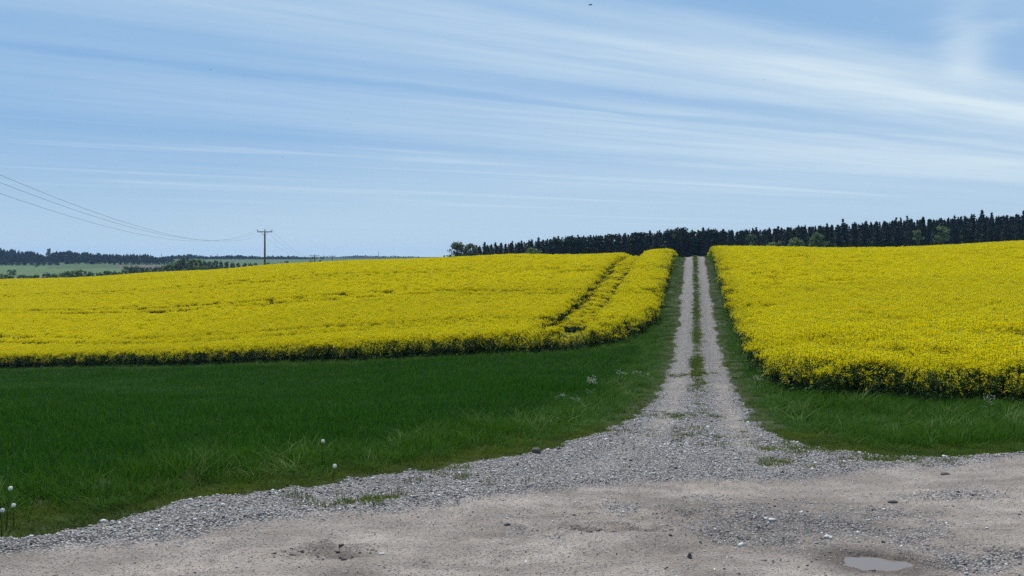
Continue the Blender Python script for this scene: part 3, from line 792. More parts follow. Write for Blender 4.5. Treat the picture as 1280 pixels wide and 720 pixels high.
def broadleaf(seed, H, W, leaf, nclump=46, per=34, open_=.3, low=.12):
    r = np.random.default_rng(seed)
    t = MB(); c = MB()
    th = H * .30
    t.tube([(0, 0, -.3), (.05 * r.normal(), .05 * r.normal(), th * .6), (.1 * r.normal(), .1 * r.normal(), th), (.2 * r.normal(), .2 * r.normal(), H * .72)], [W * .055, W * .045, W * .035, .03], 7)
    ends = []
    for k in range(nclump):
        u = r.uniform(0, 1); zc = H * (low + (1 - low) * (u ** .8))
        fz = (zc / H - low) / (1 - low)
        rad = W * .5 * (math.sin(math.pi * min(1, .14 + fz * .80)) ** .62) * r.uniform(.35, 1.0) ** .6 * r.uniform(.82, 1.08)
        a = r.uniform(0, 6.283)
        ends.append(np.array([math.cos(a) * rad, math.sin(a) * rad, zc * r.uniform(.95, 1.0)]))
    ends.append(np.array([0, 0, H * .95]))
    for e in ends:
        if r.random() < .5:
            s = np.array([0, 0, max(th * .6, min(H * .6, e[2] * .65))]); m_ = s + (e - s) * .5 + np.array([0, 0, .05 * H * r.random()])
            t.tube([s, m_, e], [W * .016, W * .010, .012], 4, 0, False)
        cr = W * r.uniform(.09, .17)
        for q in range(per):
            v = r.normal(0, 1, 3); v /= np.linalg.norm(v); p = e + v * cr * r.random() ** .45 * np.array([1.15, 1.15, .75])
            n1 = v + r.normal(0, .7, 3); n1 /= np.linalg.norm(n1); t1 = np.cross(n1, r.normal(0, 1, 3)); t1 /= np.linalg.norm(t1); t2 = np.cross(n1, t1)
            z = leaf * r.uniform(.6, 1.3)
            c.face([p + t1 * z, p + t2 * z * .7, p - t1 * z, p - t2 * z * .7], 0)
    return t, c
def tree_proto(name, tc, label, cat, group, mat):
    root = thing(name, label, cat, group=group)
    tc[0].obj('trunk', [M_BARK], root); tc[1].obj('crown', [mat], root)
    return root

# the conifer forest that closes the view behind the crest
ftop = np.array([(520, 321), (545, 319.5), (562, 317), (585, 309), (600, 305.5), (640, 302), (700, 296.5), (760, 292.5), (830, 288.5), (900, 287), (960, 284.5), (1000, 282.5), (1060, 279), (1130, 273.5), (1200, 270.5), (1280, 267), (1600, 258)])
SPH = 20.0
sp = [tree_proto('spruce', spruce(k + 1, SPH, (2.3, 2.7, 2.1, 3.0, 2.5, 2.2)[k]), 'dark tall spruce in the long forest edge behind the rapeseed crest', 'spruce tree', 'spruces in the forest edge', M_SPRUCE if k % 3 else M_PINE) for k in range(6)]
sp += [tree_proto('pine_tree', broadleaf(80 + k, SPH, 8.5, .38, 60, 40, low=.25), 'dark round-topped pine among the spruces near the track end of the forest edge', 'pine tree', 'pines in the forest edge', M_PINE) for k in range(2)]
used = [False] * 8
def place_spruce(px, d, top_py, wmul=1.0):
    x = (px - 640) / F * d; g = z1(x, d); H = EYE + (HZ - top_py) / F * d - g
    if H < 3: return
    k = int(rng.integers(0, 6)) if px > 900 or px < 690 or rng.random() < .62 else 6 + int(rng.integers(0, 2)); s = H / SPH; sw = (.55 + .45 * s) * wmul * rng.uniform(.85, 1.15)
    if not used[k]:
        o = sp[k]; used[k] = True
        o.location = (x, d, g); o.rotation_euler = (0, 0, rng.uniform(0, 6.28)); o.scale = (sw, sw, s)
    else: dup(sp[k], (x, d, g), rng.uniform(0, 6.28), (sw, sw, s))
cnt = 0
for row, (d0, gap, off, lift) in enumerate(((296, 4.3, 0, 2.2), (302, 4.0, .5, .9), (309, 4.0, .2, -.4))):
    px = 548 + off * gap / d0 * F
    while px < 1296:
        if not (px < 600 and rng.random() < .35):
            tp = np.interp(px, ftop[:, 0], ftop[:, 1])
            vis = HZ - tp
            j_ = rng.normal(0, .06) * max(vis, 10) + (1.3 if rng.random() < .12 else 0)
            if rng.random() < .08: j_ -= .12 * vis
            place_spruce(px, d0 + rng.uniform(-2.2, 2.2), tp + lift + (0 if row else .4) - j_ * .9, 1.15)
            cnt += 1
        px += gap / d0 * F * rng.uniform(.75, 1.3)
print('spruces', cnt)
# deep forest behind the edge: nobody could count it
FC = protos('deep_forest_trees', [o.children[0].data if False else None for o in ()] or [])
for k, o in enumerate(sp[:6]):
    mb = spruce(k + 11, SPH, 2.6)
    t_, c_ = mb; nV = len(t_.V)
    t_.V += c_.V; t_.F += [tuple(v + nV for v in f) for f in c_.F]; t_.M += [1] * len(c_.F)
    q = bpy.data.objects.new('deep_tree_%02d' % k, t_.mesh('deep_tree', [M_BARK, M_SPRUCE])); FC.objects.link(q)
pts, scl = [], []
for d0 in np.arange(316, 372, 5.5):
    px = 600 if d0 < 340 else 640
    while px < 1650:
        dd = d0 + rng.uniform(-2, 2); x = (px - 640) / F * dd; g = z1(x, dd); tp = np.interp(px, ftop[:, 0], ftop[:, 1]) + 2.2 + rng.normal(0, 1.2)
        H = EYE + (HZ - tp) / F * dd - g; pts.append((x, dd, g)); scl.append((.95, .95, H / SPH))
        px += 4.2 / d0 * F * rng.uniform(.7, 1.3)
for d0 in (296, 303, 310):
    px = 1300
    while px < 1650:
        dd = d0 + rng.uniform(-2, 2); x = (px - 640) / F * dd; g = z1(x, dd); tp = np.interp(px, ftop[:, 0], ftop[:, 1]) + rng.normal(0, 1.5)
        H = EYE + (HZ - tp) / F * dd - g; pts.append((x, dd, g)); scl.append((1, 1, H / SPH)); px += 11 * rng.uniform(.7, 1.3)
m_ = len(pts)
scatter('forest', 'dark depth of the conifer forest behind its front row', pts, np.c_[np.zeros((m_, 2)), rng.uniform(0, 6.28, m_)], scl, rng.integers(0, 6, m_), FC)

# single broadleaf trees and bushes in front of the forest
def place_tree(seed, px, d, top_py, wpx, mat, label, name='broadleaf_tree', cat='tree', leaf=.26, ncl=46, per=34, low=.1):
    x = (px - 640) / F * d; g = z1(x, d); H = EYE + (HZ - top_py) / F * d - g; W = wpx / F * d
    o = tree_proto(name, broadleaf(seed, H, W, leaf, ncl, per, low=low), label, cat, None, mat)
    o.location = (x, d, g); o.rotation_euler = (0, 0, rng.uniform(0, 6.28))
    return o
place_tree(1, 572, 262, 303.5, 27, M_LEAFP, 'pale green broadleaf tree at the low left end of the conifer forest', ncl=110, low=.02)
place_tree(2, 588, 258, 303.8, 22, M_LEAFP, 'pale rounded broadleaf tree close to the first conifers, right half of the pair', ncl=110, low=.02)
place_tree(3, 667, 200, 310.3, 30, M_LEAF, 'low bright green bush before the conifers left of the ruts through the crop', 'bush', 'bush', low=.02)
place_tree(4, 939, 262, 294, 22, M_LEAFD, 'dark broadleaf tree nearly lost against the forest right of the track', ncl=60)
place_tree(5, 936, 205, 305.5, 16, M_LEAF, 'small low bush just showing over the rapeseed right of the track', 'bush', 'bush', low=.02)
place_tree(6, 968, 210, 303.0, 32, M_LEAFP, 'wide low bush over the crop, left of two rounder ones', 'bush', 'bush', low=.02)
place_tree(7, 995, 212, 297.0, 27, M_LEAFP, 'rounded green bush before the forest, middle one of three', 'bush', 'bush', low=.02)
place_tree(8, 1021, 215, 291.0, 29, M_LEAFP, 'tallest round green bush before the forest, right of the middle one', 'bush', 'bush', ncl=60, low=.02)
place_tree(9, 1036, 210, 301.5, 14, M_LEAFD, 'low dark bush at the right foot of the tallest round bush', 'bush', 'bush', low=.02)
place_tree(10, 1147, 255, 287.0, 18, M_LEAFP, 'smaller of two round trees standing before the dark right forest', ncl=50, low=.05)
place_tree(11, 1178, 258, 281.0, 25, M_LEAF, 'taller dull green round tree before the dark right forest', ncl=60, low=.05)
place_tree(12, 1228, 255, 291, 9, M_LEAFD, 'thin young tree against the far right forest', ncl=22, low=.05, leaf=.2)
place_tree(13, 1055, 262, 299.5, 7, M_LEAFD, 'slim sapling against the forest right of the tallest bush', ncl=16, low=.05, leaf=.2)

# far valley on the left: hedge trees one can tell apart
vb = [tree_proto('valley_tree', broadleaf(40 + k, 8, (8, 7, 9.5, 6.5)[k], .42, 34, 26, low=.04), 'small dark tree in the hedge line beyond the left rapeseed crest', 'tree', 'trees in the far valley hedges', (M_LEAFD, M_LEAF, M_LEAFD, M_LEAFP)[k]) for k in range(4)]
vused = [False] * 4
def place_valley(px, d, top, wpx, label=None, k=None):
    x = (px - 640) / F * d; g = z1(x, d); H = EYE + (HZ - top) / F * d - g
    k = int(rng.integers(0, 4)) if k is None else k
    H = max(H, 2.5); s = H / 8; sw = max(wpx / F * d / (8, 7, 9.5, 6.5)[k], .35)
    if not vused[k]:
        o = vb[k]; vused[k] = True; o.location = (x, d, g); o.scale = (sw, sw, s); o.rotation_euler = (0, 0, rng.uniform(0, 6.28))
        if label: o['label'] = label
    else: o = dup(vb[k], (x, d, g), rng.uniform(0, 6.28), (sw, sw, s), label)
    return o
hedge = [(3, 343, 13), (13, 344.5, 8), (27, 344, 10), (37, 345, 7), (45, 343.5, 8), (58, 342, 10), (68, 342.5, 9), (78, 341.5, 9), (85, 339.5, 10), (97, 338, 14), (107, 339, 12), (114, 341, 8), (125, 341, 9), (134, 338.5, 10), (144, 340, 8), (150, 340.5, 8)]
for px, tp, w in hedge: place_valley(px, 400 + rng.uniform(-25, 25), tp, w * 1.45)
for px, tp, w in ((158, 333, 9), (165, 334, 9), (172, 333.5, 10), (180, 334.5, 9), (188, 334, 10), (197, 334, 9), (205, 332.5, 9), (212, 330, 12), (219, 328, 11), (226, 325, 14), (234, 322, 14), (241, 324.5, 12), (249, 325, 11), (256, 327, 9), (264, 327.5, 8)):
    place_valley(px, 440 + rng.uniform(-25, 25), tp, w * 1.4)
for px, tp, w in ((270, 326, 7), (276, 327, 6), (283, 327.5, 7), (291, 329, 6), (298, 329, 6), (306, 329, 6), (313, 329.5, 7), (319, 329, 7), (335, 328.5, 7), (344, 329.5, 5), (352, 329, 5), (359, 326.5, 9), (389, 326.5, 6), (401, 325.3, 4)):
    place_valley(px, 420 + rng.uniform(-30, 30), tp, w * 1.2)
place_valley(12, 600, 337.2, 6, 'left one of two lone round bushes out in the far green field', 1)['group'] = 'lone bushes in the far field'
place_valley(17, 600, 337, 6.5, 'right, darker one of two lone round bushes out in the far green field', 0)['group'] = 'lone bushes in the far field'
place_valley(46, 860, 331.5, 7, 'lone dark bush at the back edge of the far green field', 2)['group'] = 'lone bushes in the far field'
pale = place_valley(61, 1180, 311.0, 6.5, 'pale tree rising above the dark woods on the far left hill', 3); pale['group'] = 'lone trees on the far hill'

# wooded hills far left, a mass
M_FAR = leafmat('far_leaf', (.022, .042, .022), (.04, .065, .032), trans=.15, spec=.03)
WD = protos('far_wood_trees', [])
for k in range(6):
    tc = spruce(60 + k, 14, 2.6) if k < 2 else broadleaf(60 + k, 12, 10, .8, 26, 22, low=.05)
    t_, c_ = tc; nV = len(t_.V); t_.V += c_.V; t_.F += [tuple(v + nV for v in f) for f in c_.F]; t_.M += [1] * len(c_.F)
    q = bpy.data.objects.new('far_tree_%02d' % k, t_.mesh('far_tree', [M_BARK, M_SPRUCE if k < 2 else (M_FAR if k < 5 else M_LEAFD)])); WD.objects.link(q)
pts, scl, ids = [], [], []
def wood(prof, d0, d1, nrow, step, kinds, jit=.7, up=0.0):
    prof = np.array(prof, float)
    for dd in np.linspace(d0, d1, nrow):
        px = prof[0, 0]
        while px < prof[-1, 0]:
            d = dd + rng.uniform(-8, 8); x = (px - 640) / F * d; g = z1(x, d)
            tp = np.interp(px, prof[:, 0], prof[:, 1]) + up + rng.normal(0, jit) + (0.8 if dd < d1 else 0)
            H = EYE + (HZ - tp) / F * d - g; k = kinds[rng.integers(0, len(kinds))]
            if H > 2.2:
                b = 14 if k < 2 else 12; w = 1.15 if k < 2 else max(.55, min(1.2, H / 13))
                pts.append((x, d, g)); scl.append((w, w, H / b)); ids.append(k)
            px += step / d * F * rng.uniform(.7, 1.3)
wood([(-320, 306), (-60, 309), (0, 311), (20, 312.5), (38, 314), (50, 316.5), (56, 319), (61, 319.5), (66, 315), (72, 314), (90, 314.5), (97, 316.5), (101, 315.5), (112, 316.5), (125, 317.3), (160, 317.8), (185, 318), (192, 319), (196, 323)], 1150, 1215, 5, 5.0, (0, 1, 0, 1, 2))
wood([(-320, 322), (0, 324.5), (8, 325.5), (20, 325.5), (40, 326), (62, 327), (74, 328), (83, 330.5)], 960, 1000, 3, 7.5, (2, 3, 4))
wood([(84, 324), (96, 322), (112, 322.5), (130, 323), (142, 325)], 1040, 1090, 3, 8, (2, 3, 4, 0))
wood([(143, 324), (152, 321.5), (165, 322), (178, 322.5), (190, 321.5), (202, 322.5), (215, 323)], 1000, 1040, 3, 8, (2, 3, 4, 5))
wood([(200, 322.5), (212, 320.5), (222, 320.5), (232, 319), (245, 320), (262, 321.5), (272, 321), (285, 320.5), (298, 319.5), (306, 320.8), (312, 321), (330, 322), (345, 321), (352, 321.5), (362, 321.3), (372, 321.8), (384, 323), (405, 323)], 1480, 1540, 4, 5.5, (2, 3, 4, 2), .6, -1.0)
wood([(398, 322.5), (404, 321.5), (412, 323), (425, 322.5), (434, 321), (448, 320.5), (465, 321), (480, 321.3), (505, 321.7), (530, 322)], 1900, 1960, 3, 6, (2, 3, 4), .4, -1.2)
m_ = len(pts)
scatter('far_woods', 'bluish mass of woods covering the hills beyond the valley on the far left', pts, np.c_[np.zeros((m_, 2)), rng.uniform(0, 6.28, m_)], scl, ids, WD)

# ------------------------------------------------------------------ power line
POLES = [(-24.6, 35.5, 3.72), (-39.7, 128.5, 4.2), (-54.5, 221, .55), (-66.5, 296, .55), (-79, 374, -1.5)]
la = math.atan2(POLES[1][0] - POLES[0][0], POLES[1][1] - POLES[0][1])      # bearing of the line
CAH = 1.12
pl_labels = ['wooden power pole out of sight beyond the left edge of the rapeseed', 'tall wooden power pole with crossarm, nearest of those rising from the left crest',
             'distant power pole with crossarm low over the crest, second from the tall one', 'smallest distant power pole, third along the wires from the tall one', 'farthest power pole down the valley beyond the crest']
tips = []
for q, (x, y, top) in enumerate(POLES):
    g = z1(x, y); Ht = top + EYE - g
    root = thing('power_pole', pl_labels[q], 'power pole', (x, y, g), -la, 'power poles along the left field')
    fat = 1.0 if q < 2 else 1.25
    mb = MB(); mb.tube([(0, 0, -.4), (0, 0, Ht * .5), (0, 0, Ht + .12)], [.17 * fat, .145 * fat, .115 * fat], 10); mb.obj('pole_shaft', [M_WOOD], root, True)
    mb = MB(); mb.box((0, -.15, Ht - .06), (CAH + .05, .06, .075)); mb.obj('crossarm', [M_STEEL], root)
    for e in (-1, 1):
        mb = MB(); mb.tube([(e * .55, -.19, Ht - .1), (e * .06, -.19, Ht - .75)], [.022, .022], 6); mb.obj('brace', [M_STEEL], root)
    t3 = []
    for e in (-1, 0, 1):
        zb = Ht + (.015 if e else .12)
        mb = MB(); mb.tube([(e * CAH, -.15 if e else 0, zb), (e * CAH, -.15 if e else 0, zb + .07), (e * CAH, -.15 if e else 0, zb + .08), (e * CAH, -.15 if e else 0, zb + .17), (e * CAH, -.15 if e else 0, zb + .19), (e * CAH, -.15 if e else 0, zb + .27)], [.02, .02, .075, .06, .07, .03], 8)
        mb.obj('insulator', [M_PORC], root, True)
        lx, ly_ = e * CAH, (-.15 if e else 0)
        ca, sa = math.cos(-la), math.sin(-la)
        t3.append(np.array([x + lx * ca - ly_ * sa, y + lx * sa + ly_ * ca, g + zb + .25]))
    tips.append(t3)
wl = ['power wire on the left ends of the crossarms, lowest where it enters from the left', 'power wire on the pole tops, middle of the three where they enter from the left', 'power wire on the right ends of the crossarms, highest where it enters from the left']
for e in range(3):
    mb = MB()
    path, rad = [], []
    for s in range(len(tips) - 1):
        a, b = tips[s][e], tips[s + 1][e]; sag = (2.5, 1.9, 1.5, 1.5)[s]; ns_ = 44 if s == 0 else 22
        for k in range(ns_ + (s == len(tips) - 2)):
            t = k / ns_; p = a + (b - a) * t; p = p - np.array([0, 0, 4 * sag * t * (1 - t)]); path.append(p); rad.append(.0085)
    mb.tube(path, rad, 5); o = mb.obj('power_wire', [M_WIRE]); tag(o, wl[e], 'wire', 'power wires')

# far masts
for px, d, tp, lab in ((473, 1500, 313.5, 'thin radio mast on the bluish skyline between the power poles and the forest'), (202, 1450, 316.5, 'thin far mast standing above the end of the dark left woods'), (272, 1480, 317, 'thin far mast over the woods left of the tall power pole')):
    x = (px - 640) / F * d; g = z1(x, d); H = EYE + (HZ - tp) / F * d - g
    root = thing('radio_mast', lab, 'mast', (x, d, g), 0, 'far radio masts')
    mb = MB(); mb.tube([(0, 0, -.5), (0, 0, H * .7), (0, 0, H)], [.6, .42, .2], 6); mb.obj('mast_shaft', [M_STEEL], root)
    mb = MB()
    for q in range(3):
        a = q * 2.094; mb.tube([(math.cos(a) * .5, math.sin(a) * .5, H * .86), (math.cos(a) * .5, math.sin(a) * .5, H * .93)], [.14, .14], 6)
    mb.obj('antenna', [M_STEEL], root)

# ------------------------------------------------------------------ small things: flowers, stones, birds
def dandelion(px, py, h, label, hr=.021):
    x, y = G(px, py); root = thing('dandelion_clock', label, 'dandelion', (x, y, z1(x, y)), rng.uniform(0, 6), 'dandelion clocks in the roadside grass')
    mb = MB(); b = rng.normal(0, .02, 2); tp = np.array([b[0], b[1], h])
    mb.tube([(0, 0, 0), (b[0] * .3, b[1] * .3, h * .5), tp], [.005, .0045, .004], 5); mb.obj('stem', [M_RSTEM], root)
    mb = MB()
    for k in range(120):
        v = rng.normal(0, 1, 3); v /= np.linalg.norm(v); t1 = np.cross(v, rng.normal(0, 1, 3)); t1 /= np.linalg.norm(t1); t2 = np.cross(v, t1)
        c = tp + v * hr; z = .0038; mb.face([c + t1 * z, c + t2 * z, c - t1 * z, c - t2 * z])
        s = tp + v * .004; w = t1 * .0008; mb.face([s - w, s + w, c + w, c - w])
    mb.ball(tp, .006, 0); mb.obj('seed_head', [M_SEED], root)
dandelion(403, 586, .30, 'white dandelion clock in the long grass, upper of the middle two')
dandelion(416, 603, .17, 'white dandelion clock at the grass edge by the gravel, lower of the middle two')
for px, py, h, lab in ((1, 655, .40, 'topmost white dandelion clock in the bunch at the left road edge'), (8, 666, .36, 'largest dandelion clock of the bunch at the left road edge, below the topmost'),
                       (17, 664, .22, 'dandelion clock at the right end of the bunch at the far left road edge'), (2, 675, .22, 'lowest dandelion clock of the bunch at the far left road edge')):
    dandelion(px, py, h, lab, .017)
def weed(px, py, h, label, sz=1.0, n=7):
    x, y = G(px, py); root = thing('flowering_weed', label, 'wildflower', (x, y, z1(x, y)), rng.uniform(0, 6), 'white flowering weeds at the track verge')
    ms, mf, ml = MB(), MB(), MB(); ms.tube([(0, 0, 0), (.02, 0, h * .5), (.03, .01, h * .86)], [.006, .005, .003], 5)
    for k in range(n):
        a = rng.uniform(0, 6.28); e = np.array([.03 + math.cos(a) * .16 * sz * rng.random(), .01 + math.sin(a) * .16 * sz * rng.random(), h * rng.uniform(.8, 1.0)])
        ms.tube([(.02, 0, h * rng.uniform(.45, .65)), e], [.003, .002], 4, 0, False)
        for q in range(12):
            c = e + rng.normal(0, .026 * sz, 3) * (1, 1, .9); v = rng.normal(0, .5, 3) + (0, 0, 1); t1 = np.cross(v, rng.normal(0, 1, 3)); t1 /= np.linalg.norm(t1); t2 = np.cross(v / np.linalg.norm(v), t1)
            z = .0075 * sz; mf.face([c + t1 * z, c + t2 * z, c - t1 * z, c - t2 * z])
    for k in range(9):
        a = rng.uniform(0, 6.28); zz = h * rng.uniform(.1, .6); d = np.array([math.cos(a), math.sin(a), .2]); s = np.array([-d[1], d[0], 0]); p = np.array([.02, 0, zz])
        ml.face([p, p + d * .08 + s * .025, p + d * .16, p + d * .08 - s * .025])
    ms.obj('stem', [M_RSTEM], root); mf.obj('blossom', [M_PETAL], root); ml.obj('leaf_cluster', [M_RLEAF], root)
weed(738, 499, .50, 'tallest white flowering weed in the verge grass left of the track', 1.1, 9)
weed(775, 484, .46, 'slender white flowering weed nearest the track among those in the left verge', 1.1, 6)
weed(703, 508, .26, 'low white flowering weed left of the tallest one', .9, 4)
weed(721, 510, .22, 'short white flowering weed just below the tallest one', .8, 3)
weed(797, 477, .3, 'small white flowering weed beside the edge of the track gravel', .9, 4)
weed(813, 476, .2, 'tiny white flowering weed where the left verge meets the track', .9, 3)
weed(1238, 528, .5, 'leafy pale weed in the right verge before the rapeseed edge', 1.0, 4)
weed(945, 490, .4, 'pale flowering weed at the near corner of the right rapeseed', 1.0, 5)

M_DSTONE = stonemat('dark_stone', (.045, .04, .038), (.06, .052, .048), (.075, .065, .06))
M_PSTONE = stonemat('pale_stone', (.5, .48, .46), (.55, .53, .51), (.6, .58, .56))
def rock(px, py, size, sq, mat, label, seed):
    x, y = G(px, py); random.seed(seed); mb = MB(); mb.ball((0, 0, 0), size, 0, 9, 7, .2, sq)
    o = mb.obj('stone', [mat]); _, _, _, _, z = road_fields(np.array([x]), np.array([y])); o.location = (x, y, float(z[0]) + size * sq[2] * .45); tag(o, label, 'stone', 'single stones on the road')
    o.rotation_euler = (0, 0, random.uniform(-.3, .3))
rock(1116, 633, .048, (1, .55, .28), M_DSTONE, 'dark flat stone alone on the dirt at the right, above the puddle', 1)
rock(670, 569, .062, (1, .8, .75), M_DSTONE, 'dark rock at the grass edge where the gravel narrows', 2)
rock(477, 697, .022, (1, .7, .4), M_PSTONE, 'small pale stone on the dirt beside the churned mud, lower left of middle', 3)
rock(634, 659, .028, (1, .7, .5), M_DSTONE, 'brown stone on the dirt at the middle of the road', 4)
rock(862, 700, .022, (.7, .7, 1.2), M_DSTONE, 'small upright dark stone near the lower edge of the road', 5)
rock(430, 705, .022, (1, .7, .6), M_DSTONE, 'dark clod among the churned mud, lower left of middle', 6)
rock(838, 671, .016, (1, .8, .7), M_DSTONE, 'small dark clod right of the muddy tyre print', 7)
rock(1182, 594, .05, (1, .7, .4), M_DSTONE, 'dark low stone near the right gravel edge', 8)
rock(1035, 676, .036, (1, .6, .35), M_PSTONE, 'pale flat stone left above the puddle', 9)
rock(965, 652, .036, (1, .6, .4), M_PSTONE, 'pale stone among the gravel right of middle', 10)

M_MUD = stonemat('brown_mud', (.06, .046, .036), (.10, .08, .064), (.15, .12, .10), rough=.95)
def clod_mesh(seed):
    random.seed(seed); mb = MB(); mb.ball((0, 0, 0), 1, 0, 7, 5, .35, (1.5, .75, .5)); return mb.mesh('clod', [M_MUD])
CLC = protos('mud_clods', [clod_mesh(300 + k) for k in range(6)])
cp_ = []
for c, a, b, n_ in ((C1, .32, .07, 110), (C2, .26, .10, 110), (C4, .6, .25, 120), (PUD, .55, .3, 130)):
    q = np.c_[c[0] + rng.normal(0, a, n_), c[1] + rng.normal(0, b, n_)]
    if c is PUD: q = q[ell(q[:, 0], q[:, 1], PUD, .34, .2) > .8]
    else: q = q[fbm(q[:, 0] * 3, q[:, 1] * 11, 97) > .45]
    cp_.append(q)
cp_ = np.concatenate(cp_); _, _, _, _, z = road_fields(cp_[:, 0], cp_[:, 1]); m_ = len(cp_); s_ = np.clip(np.exp(rng.normal(math.log(.0062), .45, m_)), .003, .015)
scatter('mud_clods', 'dark clods of churned mud in the tyre prints and round the puddle', np.c_[cp_, z + s_ * .15], np.c_[rng.normal(0, .2, (m_, 2)), rng.normal(.2, .5, m_)], np.c_[s_, s_, s_], rng.integers(0, 6, m_), CLC)
def bird(px, py, d, span, roll, label, yaw):
    x = (px - 640) / F * d; z = EYE + (HZ - py) / F * d
    root = thing('bird', label, 'bird', (x, d, z), yaw, 'birds high in the sky')
    mb = MB(); s = span / 2
    ring = [(0, -.42, .0, .01), (0, -.3, .0, .06), (0, -.05, .0, .10), (0, .2, .02, .075), (0, .33, .03, .05), (0, .42, .02, .012)]
    mb.tube([(0, q[1] * span * .8, q[2] * span) for q in ring], [q[3] * span * .9 for q in ring], 8)
    for e in (-1, 1):
        for th in (.004, -.004):
            pts_ = [(e * .05 * s, .16 * s, th), (e * .5 * s, .3 * s, .22 * s + th), (e * 1.0 * s, .05 * s, .10 * s + th), (e * .55 * s, -.08 * s, .2 * s + th), (e * .05 * s, -.2 * s, th)]
            mb.face(pts_ if th > 0 else pts_[::-1])
    mb.face([(-.03 * s, -.5 * s, 0), (.03 * s, -.5 * s, 0), (.14 * s, -.85 * s, 0), (-.14 * s, -.85 * s, 0)])
    o = mb.obj('body', [M_BIRD], root); root.rotation_euler = (0, roll, yaw)
bird(738, 6, 70, .62, -.35, 'largest dark bird with spread wings at the top edge of the sky', 1.0)
bird(353, 196.5, 130, .42, .2, 'small dark bird in the clear sky above the tall power pole', .5)
bird(263, 87, 150, .4, .1, 'tiny dark bird against the upper left cloud streak', 2)
bird(955, 100, 170, .42, .1, 'tiny dark bird against the bright cloud band at the upper right', 1)

# ------------------------------------------------------------------ sky, sun, air, camera
SUN_EL, SUN_AZ = math.radians(57), math.radians(-14)
w = bpy.data.worlds.new('World'); SC.world = w; w.use_nodes = True
ns, ln = w.node_tree.nodes, w.node_tree.links; ns.clear()
sky = ns.new('ShaderNodeTexSky'); sky.sky_type = 'NISHITA'; sky.sun_disc = False
sky.sun_elevation = SUN_EL; sky.sun_rotation = SUN_AZ; sky.air_density = 1.0; sky.dust_density = .3; sky.ozone_density = 1.5; sky.altitude = 400
tc = ns.new('ShaderNodeTexCoord'); sp_ = ns.new('ShaderNodeSeparateXYZ'); ln.new(tc.outputs['Generated'], sp_.inputs[0])
zc = math_(ns, ln, 'MAXIMUM', sp_.outputs[2], .012)
qx = math_(ns, ln, 'DIVIDE', sp_.outputs[0], zc); qy = math_(ns, ln, 'DIVIDE', sp_.outputs[1], zc)
B = math.radians(62)
def lin(a, b, ka, kb): return math_(ns, ln, 'ADD', math_(ns, ln, 'MULTIPLY', a, ka), math_(ns, ln, 'MULTIPLY', b, kb))
U = lin(qx, qy, math.sin(B), math.cos(B)); V = lin(qx, qy, math.cos(B), -math.sin(B))
def nz(su, sv, sc, det=5.0, dist=0.0, off=0.0, rough=.55):
    c = ns.new('ShaderNodeCombineXYZ'); ln.new(math_(ns, ln, 'MULTIPLY', U, su), c.inputs[0]); ln.new(math_(ns, ln, 'ADD', math_(ns, ln, 'MULTIPLY', V, sv), off), c.inputs[1])
    n = N(ns, 'ShaderNodeTexNoise', Scale=sc, Detail=det, Distortion=dist, Roughness=rough); ln.new(c.outputs[0], n.inputs['Vector']); return n.outputs[0]
warp = math_(ns, ln, 'ADD', math_(ns, ln, 'MULTIPLY', math_(ns, ln, 'SUBTRACT', nz(.35, .6, 1.0, 3.0, 0, 3.3), .5), .75), math_(ns, ln, 'MULTIPLY', math_(ns, ln, 'SUBTRACT', nz(.9, 3.2, 1.0, 6.0, .8, 7.7, .65), .5), .34))
VW = math_(ns, ln, 'ADD', V, warp)
vn = math_(ns, ln, 'DIVIDE', math_(ns, ln, 'ADD', VW, 10.0), 8.5, True)
cr = ns.new('ShaderNodeValToRGB'); ln.new(vn, cr.inputs[0]); cr.color_ramp.interpolation = 'EASE'
stops = [(-10, .16), (-7.6, .20), (-6.7, .16), (-5.7, .46), (-4.95, .50), (-4.66, .44), (-4.48, .24), (-4.28, .44), (-4.02, .30), (-3.75, .48), (-3.15, .80), (-2.8, .50), (-2.35, .14), (-1.6, .22)]
el = cr.color_ramp.elements
while len(el) > 1: el.remove(el[-1])
for q, (v, c) in enumerate(stops):
    e = el[0] if q == 0 else el.new((v + 10) / 8.5)
    e.position = (v + 10) / 8.5; e.color = (c, c, c, 1)
n_str = nz(.22, 1.9, 1.0, 7.0, .4, 1.0, .6)          # long streaks
n_fine = nz(.5, 5.5, 1.0, 6.0, .5, 9.0, .6)
n_big = nz(.16, .3, 1.0, 3.0, .2, 5.0)
f = math_(ns, ln, 'ADD', math_(ns, ln, 'MULTIPLY', n_str, .8), math_(ns, ln, 'MULTIPLY', n_fine, .5))
f = math_(ns, ln, 'ADD', f, math_(ns, ln, 'MULTIPLY', n_big, .6))
mr = N(ns, 'ShaderNodeMapRange'); mr.inputs[1].default_value = .65; mr.inputs[2].default_value = 1.25; mr.inputs[3].default_value = .45; mr.inputs[4].default_value = 1.4; ln.new(f, mr.inputs[0])
ur = N(ns, 'ShaderNodeMapRange'); ur.inputs[1].default_value = -.6; ur.inputs[2].default_value = 3.2; ur.inputs[3].default_value = .48; ur.inputs[4].default_value = 1.0; ln.new(U, ur.inputs[0])
dens = math_(ns, ln, 'MULTIPLY', math_(ns, ln, 'MULTIPLY', cr.outputs[0], mr.outputs[0]), ur.outputs[0])
